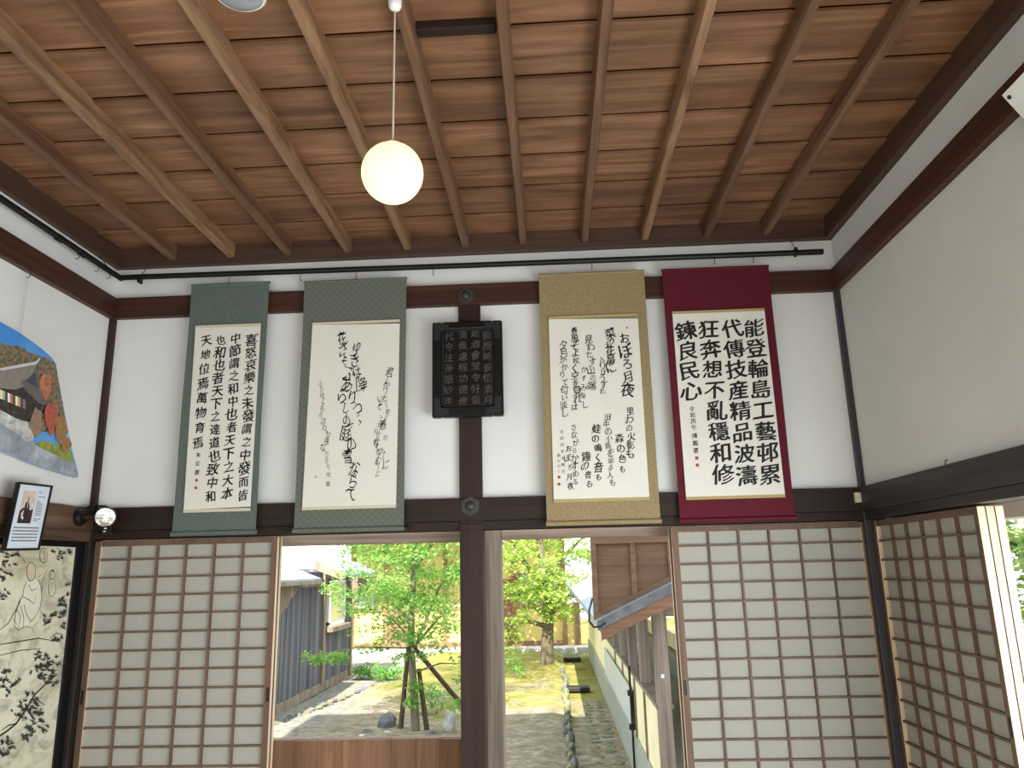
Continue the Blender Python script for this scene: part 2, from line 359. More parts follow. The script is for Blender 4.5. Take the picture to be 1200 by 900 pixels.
def needles(mb, px, py, r, n, e=.0012):
    for k_ in range(n):
        if k_ % 11 == 0:
            a = rnd.random()*6.283; q = r*1.15*math.sqrt(rnd.random()); cx, cy = px+q*math.cos(a)*.8, py+q*math.sin(a); fan = rnd.gauss(-1.2, .8)
        b = fan+(k_ % 11-5)*.27+rnd.gauss(0, .1); L = rnd.uniform(2.4, 5.0)
        e = rnd.uniform(.0006, .0024); p0 = fp(cx, cy, e); p1 = fp(cx+L*math.cos(b), cy+L*math.sin(b), e)
        if p1.y > -.1 or p0.y > -.1 or p1.z > 1.755 or p0.z > 1.755: continue
        mb.ribbon([p0, (p0+p1)/2, p1], rnd.uniform(.0016, .0034), NX)
for a in ((75,640,11,170),(66,652,8,60),(10,648,15,170),(3,668,12,110),(22,640,10,60),(4,695,8,60),(82,682,5,40),(76,706,9,120),(68,718,10,150),(56,726,7,80),(76,728,8,70),(50,775,10,160),(54,790,11,200),(44,786,8,90),(64,776,8,70),(62,800,8,70),(35,824,11,200),(28,836,8,90),(42,838,10,170),(50,850,7,90),(33,858,7,110),(28,866,5,60),(20,838,7,50),(8,872,9,110),(4,884,7,70),(8,792,10,90),(4,806,9,80),(16,800,8,60),(68,752,6,70)): needles(ink, a[0], a[1], a[2], int(a[3]*1.0))
for pts, wd in (([(-6,866),(8,857),(19,848),(30,832),(40,815),(52,803),(67,790)], .011), ([(40,815),(46,822),(52,826)], .005), ([(52,803),(60,792),(63,780)], .006), ([(-5,742),(10,730),(20,712),(24,700)], .004), ([(-4,756),(20,752),(45,748),(70,752)], .005), ([(0,768),(25,762),(48,760)], .004), ([(58,748),(66,742),(74,744)], .004), ([(19,848),(10,850),(2,856)], .006)):
    ink.ribbon([fp(x, y, .0014) for x, y in pts], wd, NX)
build('ink_pines', ink, M['ink_mid'], fu, normals=False)
def fpoly(pts, e, mat, nm): return build(nm, MB().poly([fp(x, y, e) for x, y in pts]), mat, fu)
fpoly([(31,682),(27.5,695),(20,711),(17.5,724),(17,735),(30,734),(45,728),(47,712),(49.5,698),(47,684),(42,679)], .0004, plain('painted_robe', srgb(226,220,200), .8, 0, .04), 'painted_robe')
fpoly([(36.5+5*math.cos(a), 670+10.6*math.sin(a)) for a in [6.2832*i/18 for i in range(18)]], .0006, plain('painted_head', srgb(206,188,160), .8, 0, .04), 'painted_head')
fig = MB()
def lines(L, wd=.0032):
    for pts in L: fig.ribbon([fp(x, y, .0016) for x, y in pts], wd, NX)
def oval(cx, cy, rx, ry, n=16): return [(cx+rx*math.cos(6.2832*i/n), cy+ry*math.sin(6.2832*i/n)) for i in range(n+1)]
lines([oval(36.5,670,5.2,11), [(31,682),(28,690),(26.5,699),(20,711),(17.5,724),(17,734),(22,739),(30,734),(38,736),(45,728)],
       [(45,679),(48,688),(49,700),(47,712),(42,722),(34,731)], [(26.5,699),(34,703),(40,708),(42,698)], [(28,708),(31,720),(36,728),(42,722)],
       [(20,714),(24,722),(22,736)], [(24,710),(28,724),(27,736)], [(18,728),(21,734)], [(33,685),(37,692),(43,690)], [(24,704),(19,718)],
       oval(51,651,4.5,9), [(51,644),(53,654),(51,660)], oval(61,674,3,5), [(58.5,679),(57,690),(58,699),(62,699),(65.5,692),(64,680)], [(61,682),(60,692)], [(55,668),(48,684)], [(45,676),(50,672)], [(38,737),(40,742)], [(30,660),(24,650),(20,664)]])
lines([[(59,670),(61.5,667.5),(64,671)]], .006)
build('ink_figures', fig, M['ink_grey'], fu, normals=False)

# ---------------------------------------------------------------- writing
GL = {}
def glyph(ch, off):
    k = (ch, round(off, 3))
    if k not in GL:
        cu = bpy.data.curves.new('glyph', 'FONT'); cu.body = ch; cu.offset = off; cu.resolution_u = 3
        o = bpy.data.objects.new('glyph', cu); COL.objects.link(o); bpy.context.view_layer.update()
        me = bpy.data.meshes.new_from_object(o.evaluated_get(bpy.context.evaluated_depsgraph_get()))
        GL[k] = ([tuple(q.co[:2]) for q in me.vertices], [tuple(f.vertices) for f in me.polygons])
        bpy.data.objects.remove(o); bpy.data.curves.remove(cu); bpy.data.meshes.remove(me)
    return GL[k]
_kv = glyph('國', 0)[0]; _ex = [q[0] for q in _kv]; _ey = [q[1] for q in _kv]
EMX, EMY, EMS = (min(_ex)+max(_ex))/2, (min(_ey)+max(_ey))/2, (max(_ey)-min(_ey))/.92
rg = random.Random(11)
def put(mb, ch, c, ex, ey, size, off, rise=.1, wob=.03, sxy=(1, 1), m=0):
    vs, fs = glyph(ch, min(off, 0)); a, b, d = rg.random()*6, rg.random()*6, rg.gauss(0, .05)
    rot = rg.gauss(0, .04); out = []
    for x, y in vs:
        u, v = (x-EMX)/EMS, (y-EMY)/EMS
        u2 = u+wob*math.sin(5*v+a)+d*v; v2 = v+rise*u+wob*math.sin(6*u+b)
        u3 = u2*math.cos(rot)-v2*math.sin(rot); v3 = u2*math.sin(rot)+v2*math.cos(rot)
        out.append(c + ex*(u3*size*sxy[0]) + ey*(v3*size*sxy[1]))
    # a broad nib: the stroke is swept a little along one slanted direction
    steps = 1 if off <= 0 else (3 if off < .02 else 5)
    for i in range(steps):
        t = 0 if steps == 1 else 2*i/(steps-1)-1
        sh = ex*(t*off*size) + ey*(t*off*.55*size) + Vector((0, -.00008*i, 0)); mb.add([q+sh for q in out], fs, m)
def column(par, text, p0, p1, plane, size, off, rise=.1, wob=.03, sxy=(1, 1), jit=0., vary=0., link=False, mat='ink', name='writing_column'):
    """characters down a line between two points of the sheet; plane(px,py) gives the sheet's own point"""
    mb = MB(); a, b = plane(*p0), plane(*p1); n = len(text); up = Vector((0,0,1)); ex = Vector((1,0,0)); cs = []
    for i, ch in enumerate(text):
        t = i/max(1, n-1); c = a.lerp(b, t) + ex*rg.gauss(0, jit); cs.append(c)
        s = size*(1+rg.uniform(-vary, vary))
        put(mb, ch, c, ex, up, s, off, rise, wob, sxy)
    if link:
        for q, r in zip(cs, cs[1:]):
            if rg.random() < .75:
                k0 = q+Vector((rg.uniform(-.1,.25)*size, 0, -.42*size)); k1 = r+Vector((rg.uniform(-.25,.1)*size, 0, .4*size))
                mb.ribbon([k0, (k0+k1)/2+ex*rg.gauss(0, .06*size), k1], .07*size*(1+off*10), (0, -1, 0))
    return build(name, mb, M[mat], par, normals=False)

# ---------------------------------------------------------------- picture rail with hooks
rail = thing('picture_rail', (1.9, -.075, 3.15), 'black pipe picture rail running round under the ceiling on the left and back walls', 'rail')
build('pipe', MB().tube([(.075,-5.6,3.154),(.075,-.075,3.158)], .0145, 12).tube([(.06,-.075,3.165),(1.9,-.075,3.152),(3.742,-.075,3.146)], .0145, 12), M['black'], rail, smooth=True)
for yy in (-.6, -.42, -1.4):
    build('joint_collar', MB().tube([(.075,yy-.02,3.155),(.075,yy+.02,3.155)], .0175, 12), M['black'], rail, smooth=True)
for px in (165, 935):
    c = at_y(px, 318, -.075); build('hanger', MB().tube([(c.x,-.02,3.24),(c.x,-.05,3.2),(c.x,-.075,3.17)], .002, 6).box(c.x-.006, c.x+.006, -.093, -.057, 3.13, 3.17), M['black'], rail)
build('hanger', MB().tube([(.02,-.2,3.24),(.05,-.2,3.2),(.075,-.2,3.17)], .002, 6), M['black'], rail)
def hook(loc, along='x'):
    x, y, z = loc; d = Vector((0,-1,0)) if along == 'x' else Vector((1,0,0))
    q = Vector(loc); pts = [q+Vector((0,0,.0)), q+Vector((0,0,-.012))+d*.012, q+Vector((0,0,-.03))+d*.012, q+Vector((0,0,-.038))+d*.002, q+Vector((0,0,-.03))-d*.008]
    return MB().tube(pts, .0018, 6)
for yy in (-.46, -.3, -.2): build('hook', hook((.075, yy, 3.146), 'y'), M['black'], rail)
for px in (270, 353, 418, 508, 694, 838, 884):
    c = at_y(px, 320, -.075); build('hook', hook((c.x, -.075, 3.14)), M['black'], rail)

# ---------------------------------------------------------------- hanging scrolls
SY = -.07
def scroll(label, x0, x1, z0, z1, px_paper, silk_mat, hookx, rod_mat, strip=None, knob=False, group='hanging scrolls on the back wall'):
    t = thing('hanging_scroll', ((x0+x1)/2, SY, z0), label, 'scroll', group)
    n = 10; mb = MB(); vs = []; fs = []
    for i in range(n+1):
        z = z1+(z0-z1)*i/n; yy = SY+.004*math.sin(i*.9); vs += [(x0, yy, z), (x1, yy, z), (x0, yy+.0018, z), (x1, yy+.0018, z)]
    for i in range(n):
        a = 4*i; b = a+4; fs += [(a,a+1,b+1,b), (a+2,b+2,b+3,a+3), (a,b,b+2,a+2), (a+1,a+3,b+3,b+1)]
    build('silk_mount', mb.add(vs, fs), silk_mat, t)
    build('top_rod', MB().tube([(x0-.003,SY+.003,z1),(x1+.003,SY+.003,z1)], .007, 10), silk_mat, t, smooth=True)
    build('roller', MB().tube([(x0-.004,SY+.002,z0),(x1+.004,SY+.002,z0)], .0125, 14), silk_mat, t, smooth=True)
    if knob:
        for xx in (x0-.012, x1+.012): build('roller_knob', MB().tube([(xx-.009,SY+.002,z0),(xx+.009,SY+.002,z0)], .012, 12), rod_mat, t, smooth=True)
    hx = hookx; cl, cr = x0+(x1-x0)*.32, x0+(x1-x0)*.68
    build('hanging_cord', MB().tube([(cl,SY+.003,z1+.004),(hx-.008,SY,z1+.018),(hx,SY-.004,3.116),(hx+.008,SY,z1+.018),(cr,SY+.003,z1+.004)], .0016, 6), M['cord'], t)
    q = [at_y(px, py, SY-.006) for px, py in px_paper]
    pa = build('paper_sheet', MB().prism([(v.x, SY-.0055, v.z) for v in q], (0, .0012, 0)), M['scroll_paper'], t)
    if strip:
        a, b, c, d = q
        build('brocade_strip', MB().box(a.x-.0005, b.x+.0005, SY-.0062, SY-.005, a.z-.001, a.z+.013), strip, t)
        build('brocade_strip', MB().box(d.x-.0005, c.x+.0005, SY-.0062, SY-.005, d.z-.014, d.z+.001), strip, t)
    return t, pa
M['scroll_paper'] = plain('scroll_paper', srgb(224,220,209), .85, 0, .02, 8)
M['silk_green'] = silk('green_silk', srgb(86,96,90), srgb(100,110,104), 90)
M['silk_olive'] = silk('olive_roundel_silk', srgb(93,97,87), srgb(105,109,97), 27, 'roundel')
M['silk_gold'] = silk('gold_silk', srgb(134,116,82), srgb(160,141,104), 140)
M['silk_red'] = silk('red_silk', srgb(80,12,28), srgb(97,17,36), 90)
M['brocade'] = silk('gold_brocade', srgb(150,130,84), srgb(196,178,126), 160)
M['pale_strip'] = silk('pale_brocade', srgb(196,186,156), srgb(216,208,184), 160)
def pl(e=.0075): return lambda px, py: at_y(px, py, SY-e)
PL = lambda px, py: Vector((at_y(px, py, SY-.0068).x, SY-.0068, at_y(px, py, SY-.0068).z))
def crop(x0, y0, s): return lambda cx, cy: (x0+cx/s, y0+cy/s)
def seal(par, px, py, s=.016):
    c = PL(px, py); build('seal', MB().prism([(c.x-s/2,SY-.0072,c.z-s/2),(c.x+s/2,SY-.0072,c.z-s/2),(c.x+s/2,SY-.0072,c.z+s/2),(c.x-s/2,SY-.0072,c.z+s/2)], (0,.0006,0)), M['seal'], par)

# green scroll
k = crop(200, 320, 2.8125)
t, pa = scroll('narrow green silk scroll with five columns of brush writing, leftmost on the back wall', .458, .874, 1.815, 3.106,
    [(229,384.5),(305.5,382),(293.5,593.5),(215,597.5)], M['silk_green'], at_y(270,320,SY).x, M['black'], M['pale_strip'])
for tx, a, b in (('喜怒哀樂之未發謂之中發而皆',(267,222),(237,733)),('中節謂之和中也者天下之大本',(214,216),(187,728)),('也和也者天下之達道也致中和',(166,222),(133,737)),('天地位焉萬物育焉',(117,222),(92,560))):
    column(pa, tx, k(*a), k(*b), PL, .06, .026, .14, .035, (.95, 1), .002, .14)
column(pa, '未安書', k(91,600), k(87,657), PL, .026, .01, .12)
seal(pa, *k(85,683), .013); seal(pa, *k(83,708), .013); seal(pa, *k(286,202), .01); pass
# olive roundel scroll
k = crop(340, 320, 2.8125)
t, pa = scroll('wide olive scroll with a roundel pattern and thin flowing cursive writing', 1.063, 1.602, 1.815, 3.098,
    [(366,381),(468.5,379),(464,593),(354,594.5)], M['silk_olive'], at_y(418,320,SY).x, M['black'], M['pale_strip'], True)
for tx, a, b, sz in (('君かため春のゝに',(325,328),(308,632),.036),('いてゝわかなつむ',(293,415),(285,620),.030),('わか衣てに',(283,520),(286,662),.027),('ゆきは降りつゝ',(219,245),(226,490),.058),('花さそふあらしの庭の雪ならて',(174,215),(203,730),.056),('ふりゆくものはわか身なりけり',(101,362),(122,640),.029)):
    column(pa, tx, k(*a), k(*b), PL, sz*1.08, .004 if sz > .05 else -.004, .16, .08, (.8, 1.12), .008, .3, True)
column(pa, '光書', k(126,665), k(124,695), PL, .026, -.008, .1); column(pa, '印', k(84,672), k(84,672), PL, .012, 0)
# gold scroll
k = crop(620, 310, 2.906)
t, pa = scroll('wide gold woven scroll with many short columns of loose brush writing', 2.292, 2.832, 1.818, 3.084,
    [(643,374),(747.5,373),(761,582.5),(649,585.5)], M['silk_gold'], at_y(694,318,SY).x, M['silk_gold'], M['brocade'])
for tx, a, b, sz, of in (('おぼろ月夜',(325,252),(336,428),.058,.01),('菜の花畠に',(275,235),(280,352),.042,.012),('入り日うすれ',(247,322),(253,432),.034,.0),('見わたす山の端',(205,255),(214,412),.035,.0),('かすみ深し',(184,358),(188,478),.032,0),('春風そよ吹く空を見れば',(156,225),(161,486),.038,.006),('夕月かかりて匂い淡し',(117,275),(123,505),.036,.002),
    ('里わの火影も',(340,500),(348,645),.036,.006),('森の色も',(308,592),(317,697),.036,.008),('田中の小路を辿る人も',(266,520),(282,742),.034,0),('蛙の鳴く音も',(228,560),(238,725),.038,.01),('鐘の音も',(190,655),(203,748),.038,.006),('さながらかすめる',(152,555),(160,740),.032,0),('おぼろ月夜',(131,628),(144,755),.032,.006)):
    column(pa, tx, k(*a), k(*b), PL, sz*1.12, of*1.6+.006, .12, .05, (.95, 1.05), .004, .22)
column(pa, '令和丙午水無月', k(111,570), k(117,705), PL, .02, -.005, .1); column(pa, '扇水かく', k(101,650), k(101,705), PL, .018, -.005, .1)
seal(pa, *k(102,724), .013); seal(pa, *k(102,748), .013); seal(pa, *k(333,215), .008); pass
# red scroll
k = crop(770, 305, 2.857)
t, pa = scroll('deep red silk scroll with bold black brush characters, rightmost on the back wall', 2.924, 3.462, 1.815, 3.083,
    [(788,368),(896,364),(920,579.5),(804,582.5)], M['silk_red'], at_y(838,315,SY).x, M['silk_red'], M['brocade'])
for tx, a, b in (('能登輪島工藝邨累',(325,228),(378,718)),('代傳技産精品波濤',(252,230),(300,722)),('狂奔想不亂穩和修',(172,232),(222,718)),('鍊良民心',(96,238),(114,438))):
    column(pa, tx, k(*a), k(*b), PL, .101, .027, .10, .02, (1, .95), .001, .05)
column(pa, '令和丙午', k(117,498), k(124,560), PL, .027, .006); column(pa, '瑧鳳書', k(126,588), k(130,637), PL, .028, .006)
seal(pa, *k(133,662), .015); seal(pa, *k(135,686), .015); seal(pa, *k(353,197), .008); pass

# ---------------------------------------------------------------- black lacquer tablet on the centre post
tb = thing('carved_tablet', (1.92, -.05, 2.345), 'black lacquer framed tablet with carved grey characters on the centre post', 'tablet')
TY = -.10; x0, x1, z0, z1 = 1.742, 2.098, 2.346, 2.840; bx0, bx1 = .048, .056
build('back_board', MB().box(x0+.01, x1-.01, TY+.018, -.036, z0+.01, z1-.01), M['lacquer'], tb)
for q, nm in (((x0, x0+.05, z0, z1), 'frame_side'), ((x1-.05, x1, z0, z1), 'frame_side'), ((x0+.05, x1-.05, z1-.042, z1), 'frame_rail'), ((x0+.05, x1-.05, z0, z0+.056), 'frame_rail')):
    build(nm, MB().box(q[0], q[1], TY, TY+.04, q[2], q[3]), M['lacquer'], tb, bevel=.008)
for cx, cz, sx_, sz_ in ((x0, z0, 1, 1), (x1, z0, -1, 1), (x0, z1, 1, -1), (x1, z1, -1, -1)):
    build('corner_fitting', MB().prism([(cx+sx_*.01, TY-.0015, cz+sz_*.01), (cx+sx_*.09, TY-.0015, cz+sz_*.01), (cx+sx_*.08, TY-.0015, cz+sz_*.042), (cx+sx_*.045, TY-.0015, cz+sz_*.048), (cx+sx_*.04, TY-.0015, cz+sz_*.095), (cx+sx_*.01, TY-.0015, cz+sz_*.1)], (0, .002, 0)), M['lacquer_worn'], tb)
build('inner_moulding', MB().box(x0+.05, x0+.056, TY+.008, TY+.02, z0+.056, z1-.042).box(x1-.056, x1-.05, TY+.008, TY+.02, z0+.056, z1-.042).box(x0+.05, x1-.05, TY+.008, TY+.02, z0+.056, z0+.062).box(x0+.05, x1-.05, TY+.008, TY+.02, z1-.048, z1-.042), M['lacquer_worn'], tb)
k = crop(490, 320, 5)
TP = lambda px, py: at_y(px, py, TY+.0165)
for tx, a, b in (('面授時善悟清月',(403,365),(410,745)),('延酒會堂令好垢',(335,352),(338,745)),('清衆慮程功德衆',(262,362),(264,750)),('代今注淨語妙年',(182,372),(176,750))):
    column(tb, tx, k(*a), k(*b), TP, .046, 0, .1, .03, mat='carved', name='carved_column')

# nail covers
def nail_cover(label, x, z, s):
    t = thing('nail_cover', (x, -N, z), label, 'ornament', 'hexagonal nail covers')
    hx = lambda r, y: [(x+r*math.sin(a), y, z+r*math.cos(a)) for a in [i*math.pi/3 for i in range(6)]]
    y = -N-.0005
    build('hexagon_plate', MB().prism(hx(s, y-.006), (0, .006, 0)).prism(hx(s*.8, y-.011), (0, .005, 0)), M['bronze'], t, bevel=.0015)
    build('dome', MB().lathe([(s*.5,0),(s*.46,.006),(s*.34,.012),(s*.18,.016),(.001,.017)], (x, y-.011, z), (0,-1,0), 20), M['bronze'], t, smooth=True)
    return t
nail_cover('dark bronze hexagonal nail cover on the upper beam above the black tablet', 1.910, 2.998, .047)
nail_cover('dark bronze hexagonal nail cover on the lower beam at the centre post', 1.921, 1.914, .05)

# ---------------------------------------------------------------- left wall: shaped photograph, framed notice, lamp
PX = .032
def pp(px, py, e=0): return at_x(px, py, PX+e)
ph = thing('shaped_photo_panel', (PX, -.6, 2.1), 'large curved panel photograph of a temple hall among autumn trees, hung on the left wall', 'picture')
outline = [(-70,352),(-30,364),(0,377),(20,388),(40,402),(53,412),(61,419.5),(65.5,426),(67.3,436),(69,447),(72.5,466),(77,490),(82,514),(86,533),(92,556),(91.6,559),(89,560),(84,558.6),(68.5,554),(49,548),(30.6,541),(14.7,534),(0,528.7),(-30,519),(-70,508)]
m, nt, p = base_mat('print_sky', .4); v = coords(nt, (1,1,1), False); c = ramp(nt, noise(nt, coords(nt, (.1,2,2), False), 1.2, 2), [(.3, srgb(70,140,220)), (.6, srgb(96,170,230)), (.75, srgb(150,205,236))]); nt.links.new(c, p.inputs['Base Color']); M['p_sky'] = m
back = MB().prism([pp(*q) for q in outline], (-.009, 0, 0)); build('panel', back, plain('panel_edge', srgb(190,192,194), .5, 0, .03), ph)
pic_sky = [pp(x, y, .0003) for x, y in outline]; build('printed_sky', MB().poly(pic_sky), M['p_sky'], ph)
def multi(name, cols, scale):
    m, nt, p = base_mat(name, .45); f = noise(nt, coords(nt, (.01,1,1), False), scale, 4, .3, .65); n = len(cols)
    nt.links.new(ramp(nt, f, [(.28+.44*i/(n-1), c) for i, c in enumerate(cols)]), p.inputs['Base Color']); return m
def pic(name, pts, mat, e): return build(name, MB().poly([pp(x, y, e) for x, y in pts]), mat, ph)
pic('printed_hillside', [(-69,400),(-30,398),(0,402),(8,404),(14,405.5),(21,404.5),(25,408),(28,406.7),(32,412),(36,413.5),(44,416),(53,419),(60,422),(65.2,427),(67.2,437),(69,448),(72.4,467),(76.5,490),(80,506),(40,506),(0,486),(-69,480)], multi('print_trees', [srgb(36,48,44), srgb(62,76,62), srgb(92,96,74), srgb(140,112,86), srgb(160,130,104), srgb(78,88,70)], 60), .0006)
pic('printed_paving', [(-69,484),(0,489),(33,514),(41,520),(60,529),(76,538),(87,543.5),(91.6,556),(91,559),(84,558),(68.5,553.4),(49,547.4),(30.6,540.4),(14.7,533.4),(0,528),(-30,518.4),(-69,507.4)], multi('print_paving', [srgb(112,120,132), srgb(150,158,170), srgb(196,202,208)], 9), .0012)
pic('printed_lawn', [(39.7,520.6),(51,516),(62,520),(73,523),(83,527),(87.4,542.6),(75.8,539),(58.7,530.5)], multi('print_lawn', [srgb(96,110,50), srgb(140,150,60), srgb(170,170,90)], 40), .0018)
pic('printed_steps', [(-69,474),(0,480),(18,490),(37,496),(43,505),(39,516),(33,518),(16,506),(0,495),(-69,488)], multi('print_steps', [srgb(120,118,118), srgb(190,188,186), srgb(236,236,236)], 22), .0024)
pic('printed_hall', [(-69,448),(0,455),(17,457),(27,454),(45,472),(56,475),(54,483),(38,492),(36,495),(27,493),(18,490),(0,480),(-69,472)], multi('print_hall', [srgb(26,24,24), srgb(52,44,40), srgb(92,80,70)], 40), .003)
pic('printed_roof', [(-69,440),(0,436),(4,432.7),(41.3,426),(43,428.7),(38.7,437.3),(33.3,443.3),(25.3,446.7),(27.3,453.3),(17.3,456.7),(0,454.7),(-69,447)], multi('print_roof', [srgb(124,114,106), srgb(150,140,130)], 20), .0036)
pic('printed_ridge', [(-60,440),(3,431),(42,423.5),(47,418.5),(47.4,420),(43,427),(4,434)], multi('print_ridge', [srgb(190,196,200), srgb(214,218,220)], 20), .0042)
pic('printed_gable', [(42.7,428.7),(45.3,441),(49.3,457.3),(56,475.5),(45.3,472.5),(34.7,462),(27.3,454),(25.3,446.7),(33.3,443.3),(38.7,437.3)], multi('print_gable', [srgb(92,88,86), srgb(112,106,102)], 20), .0048)
pic('printed_gable_shadow', [(30.7,447),(41.3,436),(45,455.5)], multi('print_gable_dark', [srgb(60,64,78), srgb(76,80,94)], 20), .0054)
for i, cc in enumerate([(236,236,232),(214,110,50),(60,90,70),(240,240,238),(200,190,60),(50,80,140),(238,238,236),(220,120,50),(60,96,70),(236,236,236),(212,170,60),(48,70,130),(150,120,90)]):
    x = -9+i*3.0; y = 456.3+max(0, x)*.42
    pic('printed_curtain_stripe', [(x,y),(x+2.9,y+1.1),(x+2.9,y+11.5+x*.02),(x,y+10.8)], plain('print_stripe', srgb(*cc), .5, 0, .03), .006)
def blob(cx, cy, rx, ry, e, mat, nm):
    pic(nm, [(cx+rx*math.cos(a)*(1+.22*math.sin(3*a+cx)+.1*math.sin(7*a)), cy+ry*math.sin(a)*(1+.12*math.sin(5*a+cy))) for a in [6.2832*i/28 for i in range(28)]], mat, e)
rt = multi('print_red_tree', [srgb(110,50,42), srgb(176,82,62), srgb(196,116,84)], 80); ot = multi('print_orange_tree', [srgb(96,80,50), srgb(160,112,64), srgb(186,146,92)], 80)
gt = multi('print_bare_bush', [srgb(90,80,72), srgb(150,124,104), srgb(176,130,96)], 45)
blob(54,452,7,15,.0057,multi('print_rust_tree', [srgb(120,80,60), srgb(182,110,76), srgb(200,140,104)], 40),'printed_autumn_tree')
blob(43,495,7,17,.0066,gt,'printed_bush'); blob(60,490,7,19,.0072,rt,'printed_red_tree'); blob(71,503,7,16,.0078,ot,'printed_orange_tree'); blob(77,520,6,9,.0084,ot,'printed_orange_tree')
hk = at_x(33, 319, .036)
build('hanging_wire', MB().tube([(.04, hk.y, 2.94), pp(24, 391)], .0009, 5).tube([(.04, hk.y-.015, 2.94), pp(22, 392, -.004)], .0007, 5), M['steel'], ph)
build('hook', hook((.036, hk.y, 2.95), 'y'), M['black'], ph)

# framed notice leaning out over the left beam
def nf(u, vv, e=0):   # u along the wall 0..1 (left to right), vv down 0..1
    a = Vector((.100, -.698, 2.012)); b = Vector((.100, -.480, 2.019)); d = Vector((.073, -.698, 1.732))
    n = Vector((.995, 0, .096)); return a+(b-a)*u+(d-a)*vv+n*e
nt_o = thing('framed_notice', (.09, -.59, 1.73), 'thin black framed notice with a portrait photo and text, over the left wall beam', 'picture frame')
def nbox(u0, u1, v0, v1, e0, e1): return MB().prism([nf(u0,v0,e1), nf(u1,v0,e1), nf(u1,v1,e1), nf(u0,v1,e1)], Vector((.995,0,.096))*(e0-e1))
build('print_sheet', nbox(.02,.98,.02,.98,-.004,0), plain('notice_paper', srgb(214,222,232), .6, 0, .02), nt_o)
fb = MB()
for q in ((0,.04,0,1),(.96,1,0,1),(.04,.96,0,.03),(.04,.96,.97,1)): b_ = nbox(*q, -.012, .006); fb.add(b_.v, b_.f)
build('frame', fb, M['black'], nt_o)
build('back_panel', nbox(.02,.98,.02,.98,-.012,-.005), M['lacquer_worn'], nt_o)
ph2 = build('portrait_photo', nbox(.2,.58,.11,.6,0,.0008), multi('portrait_print', [srgb(196,172,162), srgb(214,196,186), srgb(226,214,206)], 12), nt_o)
def npoly(pts, e, mat, nm, par): return build(nm, MB().poly([nf(u, v_, e) for u, v_ in pts]), mat, par)
npoly([(.2,.42),(.28,.37),(.5,.40),(.58,.38),(.58,.6),(.2,.6)], .0012, plain('portrait_dark', srgb(58,38,38), .6), 'printed_background', ph2)
npoly([(.33,.29),(.39,.26),(.43,.30),(.46,.36),(.47,.52),(.45,.6),(.34,.6),(.31,.5),(.31,.38)], .0016, plain('portrait_suit', srgb(34,26,30), .6), 'printed_sitter', ph2)
npoly([(.355,.205),(.385,.195),(.405,.22),(.4,.26),(.375,.275),(.355,.25)], .002, plain('portrait_skin', srgb(186,132,110), .6), 'printed_face', ph2)
npoly([(.375,.28),(.395,.28),(.395,.37),(.385,.38)], .0022, M['white'], 'printed_shirt', ph2)
npoly([(.31,.40),(.25,.45),(.27,.52),(.33,.55),(.35,.52),(.31,.49)], .0022, plain('portrait_arm', srgb(220,206,200), .6), 'printed_arm', ph2)
tx = MB(); r9 = random.Random(5)
for i in range(5):
    v_ = .655+.048*i; u = .14
    while u < .86:
        L = r9.uniform(.02, .05); tx.poly([nf(u,v_,.0012), nf(min(u+L,.87),v_,.0012), nf(min(u+L,.87),v_+.018,.0012), nf(u,v_+.018,.0012)]); u += L+.006
build('printed_paragraph', tx, plain('print_grey_dark', srgb(110,114,122), .7), nt_o); tx = MB()
for i in range(17):
    v_ = .10+.028*i; L = (.06,.1,.0,.2,.0,.05,.12,.2,.18,.2,.19,.2,.2,.19,.0,.2,.12)[i]
    if L: tx.poly([nf(.64,v_,.0012), nf(.64+L,v_,.0012), nf(.64+L,v_+.012,.0012), nf(.64,v_+.012,.0012)])
build('printed_caption', tx, plain('print_grey', srgb(120,124,132), .7), nt_o)
build('hanging_wire', MB().tube([(.034,-.59,1.952), (.05,-.59,1.97), (.088,-.59,1.985)], .0012, 5), M['steel'], nt_o)

# emergency lamp at the left corner
el = thing('emergency_lamp', (.04, -.16, 1.83), 'black wall spotlight with a round silver reflector at the left corner beam', 'lamp')
build('wall_base', MB().lathe([(.04,0),(.042,.012),(.034,.026),(.012,.032)], (.036,-.163,1.9), (1,0,0), 20), M['black'], el, smooth=True)
build('arm', MB().tube([(.066,-.163,1.9),(.1,-.158,1.901),(.135,-.13,1.9)], .011, 10), M['black'], el, smooth=True)
ax = Vector((.38, -.9, -.18)).normalized(); cc = Vector((.163, -.15, 1.9))
build('lamp_housing', MB().lathe([(.022,-.075),(.034,-.06),(.045,-.03),(.049,0),(.049,.006),(.045,.007)], cc, ax, 24), M['black'], el, smooth=True)
m, nt, p = base_mat('reflector', .28, .85); f = noise(nt, coords(nt, (1,1,1)), 40, 3); nt.links.new(ramp(nt, f, [(.35, srgb(170,168,160)), (.65, srgb(238,238,232))]), p.inputs['Base Color']); bump(nt, p, f, .5, .01); M['reflector'] = m
build('reflector', MB().lathe([(.044,.0075),(.03,.009),(.012,.0105),(.001,.011)], cc, ax, 24), M['reflector'], el, smooth=True)
build('switch_box', MB().box(.142,.196,-.15,-.115,1.822,1.858), M['black'], el, bevel=.003)
build('indicator_label', MB().box(.163,.175,-.1512,-.15,1.842,1.849).box(.159,.172,-.1512,-.15,1.829,1.834), M['white'], el)
build('power_cable', MB().tube([(.05,-.163,1.935),(.06,-.12,1.957),(.04,-.045,1.963),(.09,-.042,1.962),(.15,-.09,1.945)], .005, 8), M['black'], el, smooth=True)

